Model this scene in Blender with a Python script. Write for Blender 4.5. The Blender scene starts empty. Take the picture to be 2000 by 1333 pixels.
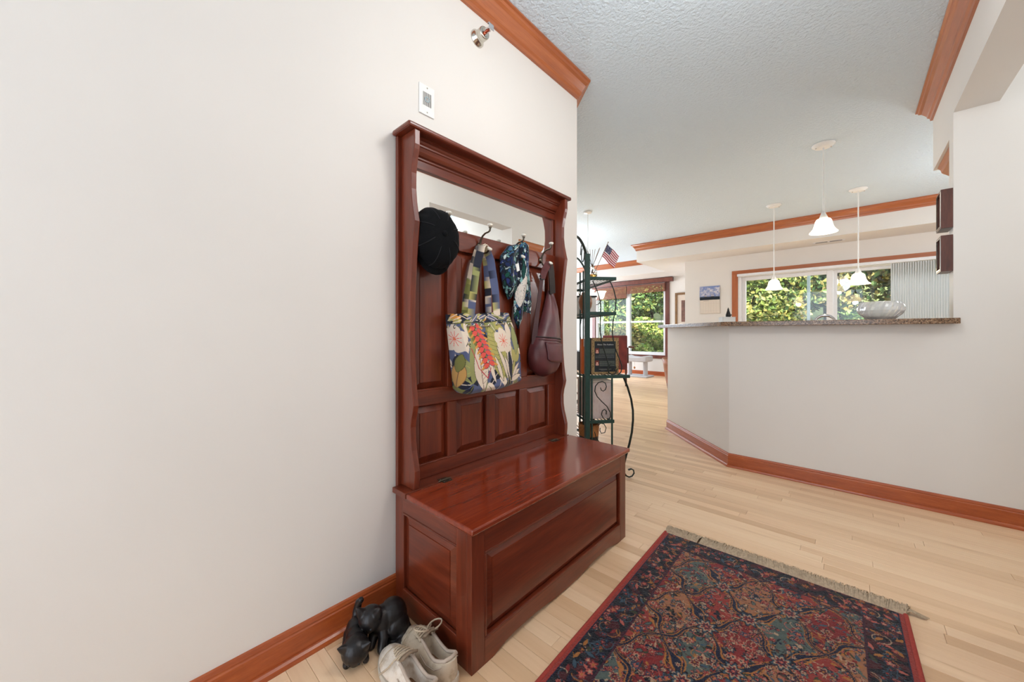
import bpy, bmesh, math, random
import numpy as np
from mathutils import Vector, Matrix
random.seed(7); rng = np.random.default_rng(11)
scene = bpy.context.scene
COL = scene.collection
PI = math.pi

# ------------------------------------------------------------------ camera, world, lights, exposure
FOC, CX, CY, CAM_Z = 720.0, 1000.0, 650.0, 1.05          # pixels in the 2000 x 1333 frame
TH = math.atan2(660.0, 720.0)
cam_d = bpy.data.cameras.new('camera')
cam = bpy.data.objects.new('camera', cam_d); COL.objects.link(cam)
cam.location = (0, 0, CAM_Z); cam.rotation_euler = (PI/2, 0, TH)
cam_d.sensor_fit = 'HORIZONTAL'; cam_d.sensor_width = 36.0
cam_d.lens = FOC/2000.0*36.0
cam_d.shift_y = (CY-666.5)/2000.0
cam_d.clip_start = 0.02; cam_d.clip_end = 200
scene.camera = cam

world = bpy.data.worlds.new('sky'); scene.world = world; world.use_nodes = True
wn = world.node_tree.nodes; wl = world.node_tree.links
bg = wn['Background']
bg.inputs['Color'].default_value = (0.78, 0.89, 1.0, 1); bg.inputs['Strength'].default_value = 2.6

def light(name, kind, loc, power, color=(1, 1, 1), rot=(0, 0, 0), size=1.0, size_y=None, spread=None):
    d = bpy.data.lights.new(name, kind); d.energy = power; d.color = color
    if kind == 'AREA':
        d.size = size
        if size_y: d.shape = 'RECTANGLE'; d.size_y = size_y
    elif kind == 'SUN': d.angle = size
    else: d.shadow_soft_size = size
    o = bpy.data.objects.new(name, d); COL.objects.link(o); o.location = loc; o.rotation_euler = rot
    return o
sun = light('sun', 'SUN', (4, -4, 8), 11, (1, .94, .82), (0, 0, 0), 0.02)
sun.rotation_euler = Vector((-.55, .58, -.60)).to_track_quat('-Z', 'Y').to_euler()
light('entry_fill', 'AREA', (-.45, -1.62, 1.35), 44, (.95, .98, 1), (PI/2, 0, PI), 1.5, 2.1)  # added area fill behind the camera, set in the unseen entry opening
light('living_window_fill', 'AREA', (-5.98, 7.95, 1.45), 62, (.84, .91, 1), (PI/2, 0, -PI/2), 1.7, 1.9)  # added area fill standing in an unseen living room side opening
light('patio_daylight', 'AREA', (.0, 7.9, 2.75), 120, (.92, .97, 1), (math.radians(-58), 0, 0), 2.6, 1.0)
light('kitchen_fill', 'POINT', (1.5, 5.2, 2.05), 30, (.92, .97, 1), size=.15)  # added fill without a fixture, out of view behind the right wall
light('living_fill', 'POINT', (-3.65, 5.2, 2.05), 26, (.90, .96, 1), size=.15)  # added fill hidden behind the left wall, no fixture, brightens ceiling and walls
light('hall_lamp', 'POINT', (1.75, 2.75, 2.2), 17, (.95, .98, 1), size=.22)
light('foyer_lamp', 'POINT', (-.18, 1.25, 2.36), 17, (.97, .985, 1), size=.2)
vs = scene.view_settings
vs.view_transform = 'Standard'; vs.look = 'None'; vs.gamma = 1.0; vs.use_curve_mapping = False
vs.exposure = 0.55

# ------------------------------------------------------------------ colour and material helpers
def lin(c):
    c = np.asarray(c, float)/255.0
    return np.where(c <= .04045, c/12.92, ((c+.055)/1.055)**2.4)
def L(r, g, b): return tuple(float(x) for x in lin((r, g, b)))+(1.0,)
class NT:
    def __init__(s, name):
        s.m = bpy.data.materials.new(name); s.m.use_nodes = True
        s.n = s.m.node_tree.nodes; s.l = s.m.node_tree.links; s.p = s.n['Principled BSDF']
    def node(s, t, **k):
        n = s.n.new(t)
        for a, v in k.items():
            if a in n.inputs: n.inputs[a].default_value = v
            else: setattr(n, a, v)
        return n
    def link(s, a, b): s.l.new(a, b)
    def coords(s, scale=(1, 1, 1), kind='Position', offset=None):
        if kind == 'Position': src = s.node('ShaderNodeNewGeometry').outputs['Position']
        else: src = s.node('ShaderNodeTexCoord').outputs[kind]
        mp = s.node('ShaderNodeMapping'); mp.inputs['Scale'].default_value = scale
        s.link(src, mp.inputs['Vector'])
        return mp.outputs['Vector']
    def noise(s, vec, scale, detail=3, rough=.5):
        n = s.node('ShaderNodeTexNoise'); n.inputs['Scale'].default_value = scale
        n.inputs['Detail'].default_value = detail; n.inputs['Roughness'].default_value = rough
        if vec is not None: s.link(vec, n.inputs['Vector'])
        return n.outputs['Fac']
    def ramp(s, fac, stops):
        r = s.node('ShaderNodeValToRGB'); e = r.color_ramp.elements
        e[0].position, e[0].color = stops[0]; e[1].position, e[1].color = stops[-1]
        for p, c in stops[1:-1]:
            x = e.new(p); x.color = c
        s.link(fac, r.inputs['Fac']); return r.outputs['Color']
    def bump(s, h, strength, dist=.002):
        b = s.node('ShaderNodeBump'); b.inputs['Strength'].default_value = strength; b.inputs['Distance'].default_value = dist
        s.link(h, b.inputs['Height']); s.link(b.outputs['Normal'], s.p.inputs['Normal'])
    def base(s, c): s.link(c, s.p.inputs['Base Color'])
    def set(s, **k):
        for a, v in k.items(): s.p.inputs[a.replace('_', ' ')].default_value = v
        return s

def paint(name, rgb, rough=.6, bumps=(220, .12), tint=.025):
    t = NT(name); c = L(*rgb)
    f = t.noise(t.coords(), 1.4, 2)
    d = tuple(max(0, x*(1-tint*2)) for x in c[:3])+(1,)
    t.base(t.ramp(f, [(.3, d), (.7, c)])); t.set(Roughness=rough)
    if bumps: t.bump(t.noise(t.coords(), bumps[0], 2), bumps[1], .001)
    return t.m
def solid(name, rgb, rough=.5, metal=0.0, var=.06, scale=30, coat=0.0, bump=0, spec=None):
    t = NT(name); c = L(*rgb); f = t.noise(t.coords(), scale, 3)
    t.base(t.ramp(f, [(.3, tuple(x*(1-var) for x in c[:3])+(1,)), (.7, tuple(min(1, x*(1+var)) for x in c[:3])+(1,))]))
    t.set(Roughness=rough, Metallic=metal)
    if coat: t.p.inputs['Coat Weight'].default_value = coat; t.p.inputs['Coat Roughness'].default_value = .12
    if bump: t.bump(t.noise(t.coords(), scale*4, 2), bump, .002)
    if spec is not None: t.p.inputs['Specular IOR Level'].default_value = spec
    return t.m
def wood(name, dark, mid, light_, scale, rough=.32, coat=.25, contrast=(.28, .5, .74)):
    """grain stretched by `scale`, large along the short axes"""
    t = NT(name); v = t.coords(scale)
    big = t.noise(v, 1.0, 4, .6)
    fine = t.noise(t.coords(tuple(s*6 for s in scale)), 1.0, 3, .6)
    mx = t.node('ShaderNodeMath', operation='MULTIPLY_ADD'); t.link(fine, mx.inputs[0]); mx.inputs[1].default_value = .35
    sc = t.node('ShaderNodeMath', operation='MULTIPLY'); t.link(big, sc.inputs[0]); sc.inputs[1].default_value = .66
    t.link(sc.outputs[0], mx.inputs[2])
    t.base(t.ramp(mx.outputs[0], [(contrast[0], L(*dark)), (contrast[1], L(*mid)), (contrast[2], L(*light_))]))
    t.set(Roughness=rough)
    t.p.inputs['Coat Weight'].default_value = coat; t.p.inputs['Coat Roughness'].default_value = .15
    t.bump(fine, .05, .0006)
    return t.m
def attr_mat(name, rough=.9, sheen=0.0, bump=(0, 0), spec=.3):
    t = NT(name); a = t.node('ShaderNodeAttribute', attribute_name='col'); t.base(a.outputs['Color'])
    t.set(Roughness=rough); t.p.inputs['Specular IOR Level'].default_value = spec
    if sheen: t.p.inputs['Sheen Weight'].default_value = sheen
    if bump[0]: t.bump(t.noise(t.coords(), bump[0], 2), bump[1], .002)
    return t.m
def emit(name, rgb, strength):
    t = NT(name); t.set(Roughness=.4); t.p.inputs['Base Color'].default_value = L(*rgb)
    t.p.inputs['Emission Color'].default_value = L(*rgb); t.p.inputs['Emission Strength'].default_value = strength
    return t.m
def glass_pane(name, refl=.55):
    t = NT(name); n = t.n; n.remove(t.p)
    tr = t.node('ShaderNodeBsdfTransparent'); gl = t.node('ShaderNodeBsdfGlossy'); gl.inputs['Roughness'].default_value = 0
    gl.inputs['Color'].default_value = (1, 1, 1, 1); tr.inputs['Color'].default_value = (.96, .98, .97, 1)
    lw = t.node('ShaderNodeLayerWeight', Blend=.5); pw = t.node('ShaderNodeMath', operation='POWER'); t.link(lw.outputs['Facing'], pw.inputs[0]); pw.inputs[1].default_value = 4
    ma = t.node('ShaderNodeMath', operation='MULTIPLY_ADD'); t.link(pw.outputs[0], ma.inputs[0]); ma.inputs[1].default_value = .5; ma.inputs[2].default_value = .032
    mx = t.node('ShaderNodeMixShader'); t.link(ma.outputs[0], mx.inputs[0]); t.link(tr.outputs[0], mx.inputs[1]); t.link(gl.outputs[0], mx.inputs[2])
    t.link(mx.outputs[0], n['Material Output'].inputs['Surface']); return t.m
def clear_glass(name, tint=(1, 1, 1), ior=1.5, rough=0.0):
    t = NT(name); t.set(Roughness=rough, IOR=ior); t.p.inputs['Transmission Weight'].default_value = 1
    t.p.inputs['Base Color'].default_value = tuple(tint)+(1,); return t.m

M = {}
M['wall'] = paint('wall_paint', (230, 225, 219), .55, (260, .10))
M['wall_cool'] = M['wall']
def ceiling_mat():
    t = NT('ceiling_texture'); t.set(Roughness=.85); t.p.inputs['Base Color'].default_value = L(216, 230, 240)
    a = t.noise(t.coords(), 52, 4, .6); t.bump(a, .9, .016); return t.m
M['ceiling'] = ceiling_mat()
M['trim_y'] = wood('trim_wood_y', (150, 80, 42), (172, 96, 54), (192, 116, 70), (34, 1.6, 34), .33, .3)
M['trim_x'] = wood('trim_wood_x', (150, 80, 42), (172, 96, 54), (192, 116, 70), (1.6, 34, 34), .33, .3)
M['trim_z'] = wood('trim_wood_z', (150, 80, 42), (172, 96, 54), (192, 116, 70), (34, 34, 1.6), .33, .3)
M['base_wood'] = wood('baseboard_wood', (144, 66, 28), (168, 80, 37), (188, 100, 50), (6, 6, 60), .3, .35)
M['red_trim'] = wood('window_trim_wood', (76, 34, 26), (98, 48, 37), (120, 66, 50), (20, 20, 4), .35, .2)
CH = ((76, 27, 13), (104, 41, 21), (130, 57, 32))
M['cherry_y'] = wood('cherry_grain_along', *CH, (26, 1.7, 26), .30, .2)
M['cherry_z'] = wood('cherry_grain_upright', *CH, (26, 26, 1.7), .30, .2)
M['cherry_x'] = wood('cherry_grain_across', *CH, (1.7, 26, 26), .30, .2)
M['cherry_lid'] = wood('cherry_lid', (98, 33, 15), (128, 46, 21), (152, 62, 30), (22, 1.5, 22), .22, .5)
M['cherry_dark'] = wood('dark_stained_wood', (56, 26, 18), (84, 42, 30), (110, 60, 44), (24, 24, 3), .35, .2)
def plank_mat():
    t = NT('maple_planks'); oi = t.node('ShaderNodeObjectInfo'); at = t.node('ShaderNodeAttribute', attribute_name='rnd')
    ad = t.node('ShaderNodeMath', operation='ADD'); t.link(oi.outputs['Random'], ad.inputs[0]); t.link(at.outputs['Fac'], ad.inputs[1])
    fr = t.node('ShaderNodeMath', operation='FRACT'); t.link(ad.outputs[0], fr.inputs[0])
    tone = t.ramp(fr.outputs[0], [(0, L(212, 174, 136)), (.12, L(224, 188, 150)), (.5, L(234, 199, 162)), (.85, L(240, 208, 172)), (1, L(220, 180, 140))])
    pos = t.node('ShaderNodeNewGeometry').outputs['Position']
    of = t.node('ShaderNodeVectorMath', operation='SCALE'); of.inputs[0].default_value = (31, 7, 3); t.link(fr.outputs[0], of.inputs['Scale'])
    sm = t.node('ShaderNodeVectorMath', operation='ADD'); t.link(pos, sm.inputs[0]); t.link(of.outputs[0], sm.inputs[1])
    mp = t.node('ShaderNodeMapping'); mp.inputs['Scale'].default_value = (1.1, 26, 4); t.link(sm.outputs[0], mp.inputs['Vector'])
    g = t.noise(mp.outputs[0], 1.6, 5, .62)
    shade = t.ramp(g, [(.24, (.72, .62, .52, 1)), (.38, (.95, .92, .89, 1)), (.6, (1, 1, 1, 1)), (.8, (1.0, .97, .95, 1))])
    mx = t.node('ShaderNodeMix', data_type='RGBA', blend_type='MULTIPLY'); mx.inputs[0].default_value = 1
    t.link(tone, mx.inputs[6]); t.link(shade, mx.inputs[7]); t.base(mx.outputs[2])
    t.set(Roughness=.34); t.bump(g, .03, .0008); return t.m
M['plank'] = plank_mat()
M['subfloor'] = solid('subfloor', (120, 82, 50), .8)
def granite():
    t = NT('granite'); v = t.node('ShaderNodeTexVoronoi'); v.inputs['Scale'].default_value = 190; t.link(t.coords(), v.inputs['Vector'])
    sp = t.node('ShaderNodeSeparateColor'); t.link(v.outputs['Color'], sp.inputs[0])
    t.base(t.ramp(sp.outputs[0], [(0, L(56, 40, 28)), (.35, L(112, 84, 60)), (.6, L(150, 116, 88)), (.8, L(122, 96, 74)), (1, L(182, 152, 122))]))
    t.set(Roughness=.13); return t.m
M['granite'] = granite()
M['white'] = solid('white_vinyl', (232, 232, 234), .35, var=.02)
M['white_plastic'] = solid('white_plastic', (238, 237, 233), .4, var=.02)
M['offwhite'] = solid('cream_enamel', (226, 222, 212), .4, var=.03)
M['alu'] = solid('brushed_aluminium', (168, 182, 190), .35, .6, .04)
M['nickel'] = solid('polished_nickel', (206, 202, 192), .16, 1.0, .03)
M['pewter'] = solid('pewter_metal', (104, 96, 84), .32, 1.0, .12, 60)
M['chrome'] = solid('chrome', (222, 222, 224), .08, 1.0, .02)
M['steel_dark'] = solid('dark_hinge_metal', (92, 82, 70), .35, .9, .2, 80)
M['porcelain'] = solid('porcelain', (226, 220, 206), .15, var=.03, coat=.4)
M['copper'] = solid('copper', (170, 84, 62), .25, .8)
M['mirror'] = NT('mirror_glass').set(Metallic=1.0, Roughness=0.0).m; M['mirror'].node_tree.nodes['Principled BSDF'].inputs['Base Color'].default_value = (.93, .94, .93, 1)
M['pane'] = glass_pane('window_glass')
M['black_cord'] = None
def corduroy():
    t = NT('black_corduroy'); w = t.node('ShaderNodeTexWave', bands_direction='Z'); w.inputs['Scale'].default_value = 130; w.inputs['Distortion'].default_value = 3
    t.link(t.coords(), w.inputs['Vector']); t.base(t.ramp(w.outputs['Fac'], [(0, L(5, 6, 8)), (1, L(14, 15, 18))]))
    t.set(Roughness=.9); t.p.inputs['Sheen Weight'].default_value = .02; t.p.inputs['Specular IOR Level'].default_value = .15; t.bump(w.outputs['Fac'], .4, .002); return t.m
M['black_cord'] = corduroy()
def leather(name, a, b, rough=.38):
    t = NT(name); f = t.noise(t.coords(), 9, 4); t.base(t.ramp(f, [(.3, L(*a)), (.7, L(*b))])); t.set(Roughness=rough)
    v = t.node('ShaderNodeTexVoronoi'); v.inputs['Scale'].default_value = 420; t.link(t.coords(), v.inputs['Vector']); t.bump(v.outputs['Distance'], .18, .001); return t.m
M['leather'] = leather('maroon_leather', (70, 30, 35), (106, 56, 58))
M['leather_black'] = leather('black_leather', (30, 25, 25), (54, 44, 42))
M['webbing'] = solid('purple_brown_webbing', (76, 52, 54), .8, bump=.3, scale=200)
M['brown_leather'] = leather('tan_leather', (120, 66, 34), (168, 100, 56))
M['red_leather'] = leather('dark_red_leather', (84, 26, 26), (118, 42, 38))
M['print'] = attr_mat('printed_fabric', .85, .2, (900, .12))
M['pile'] = attr_mat('rug_pile', .95, .25, (700, .7), .1)
M['paper'] = attr_mat('printed_paper', .6)
M['gloss_print'] = attr_mat('glossy_print', .3)
M['fringe'] = solid('fringe_cotton', (182, 160, 134), .95, var=.2, scale=120)
M['iron'] = solid('green_iron', (32, 62, 56), .45, .2, .15, 50)
M['iron_dark'] = solid('dark_iron', (36, 42, 36), .45, .4, .15, 50)
M['bronze'] = None
def bronze():
    t = NT('black_bronze'); f = t.noise(t.coords(), 34, 4); t.base(t.ramp(f, [(.3, L(24, 21, 21)), (.6, L(40, 37, 38)), (.8, L(70, 58, 50))]))
    t.set(Roughness=.36, Metallic=.35); t.bump(t.noise(t.coords(), 130, 3), .25, .002); return t.m
M['bronze'] = bronze()
def shoe_leather(name, a, b):
    t = NT(name); f = t.noise(t.coords(), 26, 5, .65); t.base(t.ramp(f, [(.32, L(*b)), (.5, L(*a)), (.75, tuple(min(1, x*1.06) for x in L(*a)[:3])+(1,))]))
    t.set(Roughness=.6); t.bump(t.noise(t.coords((1, 2.5, 1)), 60, 3), .35, .003); return t.m
M['shoe'] = shoe_leather('worn_white_leather', (228, 216, 202), (196, 174, 150))
M['shoe_tan'] = shoe_leather('worn_tan_leather', (204, 188, 166), (172, 150, 124))
M['sole'] = solid('rubber_sole', (196, 186, 172), .7, var=.1)
M['tongue'] = solid('tongue_leather', (132, 112, 92), .8, var=.15)
M['insole'] = solid('tan_insole', (128, 92, 64), .8, var=.15)
M['lining'] = solid('shoe_lining', (186, 168, 152), .9, var=.08)
M['lace'] = solid('shoe_lace', (188, 170, 146), .9, var=.08, scale=200)
M['shade'] = emit('lit_frosted_glass', (255, 236, 206), 5.0)
M['shade_far'] = emit('lit_white_glass', (255, 240, 222), 3.2)
M['lamp_bowl'] = emit('lit_alabaster', (255, 232, 196), 3.0)
def blind():
    t = NT('vertical_blind_fabric'); t.base(t.ramp(t.noise(t.coords((80, 80, 2)), 1, 2), [(.3, L(222, 223, 224)), (.7, L(232, 232, 232))])); t.set(Roughness=.7)
    return t.m
M['blind'] = blind()
M['wood_blind'] = wood('wooden_blind', (96, 48, 32), (126, 68, 46), (150, 88, 62), (1.5, 20, 40), .4, .1)
M['carpet'] = solid('grey_carpet', (186, 184, 186), .95, var=.12, scale=160, bump=.5)
M['basket'] = solid('tan_wicker', (172, 112, 62), .8, var=.25, scale=90, bump=.5)
M['black'] = solid('black_plastic', (24, 24, 27), .5)
M['dark_case'] = solid('dark_plastic_case', (40, 42, 48), .4)
M['amber'] = clear_glass('amber_oil', (1, .62, .14), 1.4)
M['crystal'] = clear_glass('cut_crystal', (1, 1, 1), 1.48, .10)
M['crystal'].node_tree.nodes['Principled BSDF'].inputs['Transmission Weight'].default_value = .72
M['jar'] = clear_glass('jar_glass', (1, 1, 1), 1.45)
M['reed'] = solid('reed', (120, 92, 66), .8)
M['orange_book'] = solid('orange_book', (206, 98, 34), .5, var=.15, scale=12)
M['red_ink'] = solid('red_ink', (206, 40, 34), .5)
M['white_ink'] = solid('white_ink', (196, 196, 190), .6)
M['frame_gold'] = wood('gold_brown_frame', (92, 62, 28), (120, 84, 42), (140, 104, 58), (20, 20, 20), .4, .1)
M['mat_board'] = solid('cream_mat_board', (214, 200, 186), .9, var=.02)
M['bark'] = solid('bark', (74, 62, 52), .95, var=.3, scale=12, bump=.6)
M['soil'] = solid('leaf_litter', (98, 104, 56), .95, var=.35, scale=5, bump=.4)
def leaf_mat():
    t = NT('leaves'); a = t.node('ShaderNodeAttribute', attribute_name='col'); t.base(a.outputs['Color']); t.set(Roughness=.6)
    tr = t.node('ShaderNodeBsdfTranslucent'); t.link(a.outputs['Color'], tr.inputs['Color'])
    mx = t.node('ShaderNodeMixShader'); mx.inputs[0].default_value = .3
    t.link(t.p.outputs[0], mx.inputs[1]); t.link(tr.outputs[0], mx.inputs[2]); t.link(mx.outputs[0], t.n['Material Output'].inputs['Surface']); return t.m
M['leaf'] = leaf_mat()

# ------------------------------------------------------------------ mesh helpers
class MB:
    """collects geometry in world coordinates"""
    def __init__(s): s.v = []; s.f = []; s.smooth = []
    def add(s, vs, fs, smooth=False):
        b = len(s.v); s.v += [tuple(v) for v in vs]; s.f += [tuple(b+i for i in f) for f in fs]; s.smooth += [smooth]*len(fs); return s
    def box(s, x0, x1, y0, y1, z0, z1):
        x0, x1 = min(x0, x1), max(x0, x1); y0, y1 = min(y0, y1), max(y0, y1); z0, z1 = min(z0, z1), max(z0, z1)
        return s.add([(x0, y0, z0), (x1, y0, z0), (x1, y1, z0), (x0, y1, z0), (x0, y0, z1), (x1, y0, z1), (x1, y1, z1), (x0, y1, z1)],
                     [(0, 3, 2, 1), (4, 5, 6, 7), (0, 1, 5, 4), (1, 2, 6, 5), (2, 3, 7, 6), (3, 0, 4, 7)])
    def obox(s, c, ax, ay, az):
        """box from centre and three half-axis vectors"""
        c, ax, ay, az = Vector(c), Vector(ax), Vector(ay), Vector(az); vs = []
        for k in (-1, 1):
            for a, b in ((-1, -1), (1, -1), (1, 1), (-1, 1)): vs.append(c+ax*a+ay*b+az*k)
        return s.add(vs, [(0, 3, 2, 1), (4, 5, 6, 7), (0, 1, 5, 4), (1, 2, 6, 5), (2, 3, 7, 6), (3, 0, 4, 7)])
    def prism(s, pts, fn, t0, t1, smooth=False):
        """polygon pts (a,b) extruded between t0 and t1, fn(a,b,t) -> xyz"""
        n = len(pts); vs = [fn(a, b, t0) for a, b in pts]+[fn(a, b, t1) for a, b in pts]
        s.add(vs, [tuple(range(n-1, -1, -1)), tuple(range(n, 2*n))])
        b = len(s.v)-2*n
        for i in range(n):
            j = (i+1) % n; s.f.append((b+i, b+j, b+n+j, b+n+i)); s.smooth.append(smooth)
        return s
    def tube(s, pts, r, n=8, closed=False, flat=None):
        pts = [Vector(p) for p in pts]; m = len(pts); rs = r if hasattr(r, '__len__') else [r]*m
        rings = []; up = None
        for i, p in enumerate(pts):
            a = pts[(i-1) % m] if (i > 0 or closed) else p; b = pts[(i+1) % m] if (i < m-1 or closed) else p
            t = (b-a).normalized()
            if up is None:
                up = Vector((0, 0, 1)) if abs(t.z) < .9 else Vector((1, 0, 0))
            u = (up-t*up.dot(t))
            if u.length < 1e-6: u = t.orthogonal()
            u.normalize(); w = t.cross(u); up = u
            rings.append([p+(u*math.cos(2*PI*k/n)+w*math.sin(2*PI*k/n)*(flat or 1))*rs[i] for k in range(n)])
        vs = [q for ring in rings for q in ring]; fs = []
        for i in range(m if closed else m-1):
            for k in range(n):
                a, b = i*n+k, i*n+(k+1) % n; c, d = ((i+1) % m)*n+(k+1) % n, ((i+1) % m)*n+k; fs.append((a, b, c, d))
        s.add(vs, fs, True)
        if not closed: s.add(rings[0][::-1], [tuple(range(n))]); s.add(rings[-1], [tuple(range(n))])
        return s
    def lathe(s, prof, c, axis=(0, 0, 1), n=24, smooth=True):
        """prof list of (radius, height along the axis)"""
        ax = Vector(axis).normalized(); u = ax.orthogonal().normalized(); w = ax.cross(u); c = Vector(c); vs = []; fs = []
        for r, h in prof:
            for k in range(n):
                a = 2*PI*k/n; vs.append(c+ax*h+(u*math.cos(a)+w*math.sin(a))*max(r, 1e-5))
        for i in range(len(prof)-1):
            for k in range(n):
                fs.append((i*n+k, i*n+(k+1) % n, (i+1)*n+(k+1) % n, (i+1)*n+k))
        return s.add(vs, fs, smooth)
    def ball(s, c, rx, ry=None, rz=None, n=14, m=8, rot=None):
        ry = rx if ry is None else ry; rz = rx if rz is None else rz; c = Vector(c); vs = []; fs = []
        for i in range(m+1):
            p = PI*i/m
            for k in range(n):
                a = 2*PI*k/n; v = Vector((rx*math.sin(p)*math.cos(a), ry*math.sin(p)*math.sin(a), rz*math.cos(p)))
                if rot: v = rot @ v
                vs.append(c+v)
        for i in range(m):
            for k in range(n): fs.append((i*n+k, (i+1)*n+k, (i+1)*n+(k+1) % n, i*n+(k+1) % n))
        return s.add(vs, fs, True)
    def loft(s, rings, caps=True, smooth=True, closed=True):
        n = len(rings[0]); vs = [q for r in rings for q in r]; fs = []
        for i in range(len(rings)-1):
            for k in range(n if closed else n-1):
                fs.append((i*n+k, i*n+(k+1) % n, (i+1)*n+(k+1) % n, (i+1)*n+k))
        s.add(vs, fs, smooth)
        if caps: s.add(rings[0][::-1], [tuple(range(n))], smooth); s.add(rings[-1], [tuple(range(n))], smooth)
        return s
    def ribbon(s, pts, wdirs, w, th):
        """flat strap: path, width direction per point, half width(s), thickness"""
        rings = []; m = len(pts); ws = w if hasattr(w, '__len__') else [w]*m
        for i in range(m):
            p = Vector(pts[i]); t = (Vector(pts[min(i+1, m-1)])-Vector(pts[max(i-1, 0)])).normalized()
            d = Vector(wdirs[i] if isinstance(wdirs, list) else wdirs); d = (d-t*d.dot(t)).normalized(); nrm = t.cross(d)
            rings.append([p+d*ws[i]+nrm*th/2, p-d*ws[i]+nrm*th/2, p-d*ws[i]-nrm*th/2, p+d*ws[i]-nrm*th/2])
        return s.loft(rings, True, False)

def wloc(o):
    v = Vector((0, 0, 0))
    while o: v = v+o.location; o = o.parent
    return v
def build(name, mb, mat, parent=None, loc=None, bevel=0, subsurf=0, attr=None, kind=None, label=None, weld=False):
    """one mesh object from world-coordinate geometry; parts sit under their thing"""
    base = wloc(parent) if parent else Vector(loc or (0, 0, 0))
    me = bpy.data.meshes.new(name)
    me.from_pydata([(v[0]-base.x, v[1]-base.y, v[2]-base.z) for v in mb.v], [], mb.f)
    me.polygons.foreach_set('use_smooth', mb.smooth)
    bm = bmesh.new(); bm.from_mesh(me)
    if weld: bmesh.ops.remove_doubles(bm, verts=bm.verts, dist=1e-5)
    if attr is None: bmesh.ops.recalc_face_normals(bm, faces=bm.faces)
    bm.to_mesh(me); bm.free(); me.update()
    if attr is not None:
        ca = me.color_attributes.new('col', 'FLOAT_COLOR', 'POINT'); a = np.ones((len(me.vertices), 4), np.float32); a[:, :3] = attr
        ca.data.foreach_set('color', a.ravel())
    me.materials.append(mat)
    o = bpy.data.objects.new(name, me); COL.objects.link(o)
    if parent: o.parent = parent
    else: o.location = base
    if bevel:
        b = o.modifiers.new('bevel', 'BEVEL'); b.width = bevel; b.segments = 2; b.limit_method = 'ANGLE'; b.angle_limit = math.radians(40)
    if subsurf:
        q = o.modifiers.new('subsurf', 'SUBSURF'); q.levels = subsurf; q.render_levels = subsurf
    if kind: o['kind'] = kind
    if label: o['label'] = label
    return o
def thing(name, label, cat, loc, group=None, kind=None):
    o = bpy.data.objects.new(name, None); COL.objects.link(o); o.location = loc; o.empty_display_size = .05
    o['label'] = label
    if cat: o['category'] = cat
    if group: o['group'] = group
    if kind: o['kind'] = kind
    return o
def tag(o, label, cat, group=None):
    o['label'] = label; o['category'] = cat
    if group: o['group'] = group
    return o
def struct(name, mb, mat, label, bevel=0, parent=None):
    o = build(name, mb, mat, parent, bevel=bevel); o['kind'] = 'structure'; o['label'] = label; return o
def copy_tree(o, parent=None):
    c = o.copy(); COL.objects.link(c)
    if parent: c.parent = parent
    for ch in list(o.children): copy_tree(ch, c)
    return c
def sweep(path, prof, side=1, closed=False):
    """profile (offset, z) swept along a plan path with mitred corners; offset to the left (side=1) or right (-1)"""
    pts = [Vector((p[0], p[1])) for p in path]; n = len(pts); rings = []
    for i in range(n):
        ds = []
        if i > 0: ds.append((pts[i]-pts[i-1]).normalized())
        if i < n-1: ds.append((pts[i+1]-pts[i]).normalized())
        ns = [Vector((-d.y, d.x))*side for d in ds]
        m = ns[0] if len(ns) == 1 else (ns[0]+ns[1])/max(.2, (1+ns[0].dot(ns[1])))
        rings.append([(pts[i].x+m.x*o, pts[i].y+m.y*o, z) for o, z in prof])
    return MB().loft(rings, True, False)
def grid_mesh(P, col_img):
    """P (h,w,3) points, matching colours -> MB, attr"""
    h, w = P.shape[:2]; mb = MB(); mb.v = [tuple(p) for p in P.reshape(-1, 3)]
    idx = np.arange(h*w).reshape(h, w); q = np.stack([idx[:-1, :-1], idx[:-1, 1:], idx[1:, 1:], idx[1:, :-1]], -1).reshape(-1, 4)
    mb.f = [tuple(r) for r in q.tolist()]; mb.smooth = [True]*len(mb.f)
    return mb, col_img.reshape(-1, 3)

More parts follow.
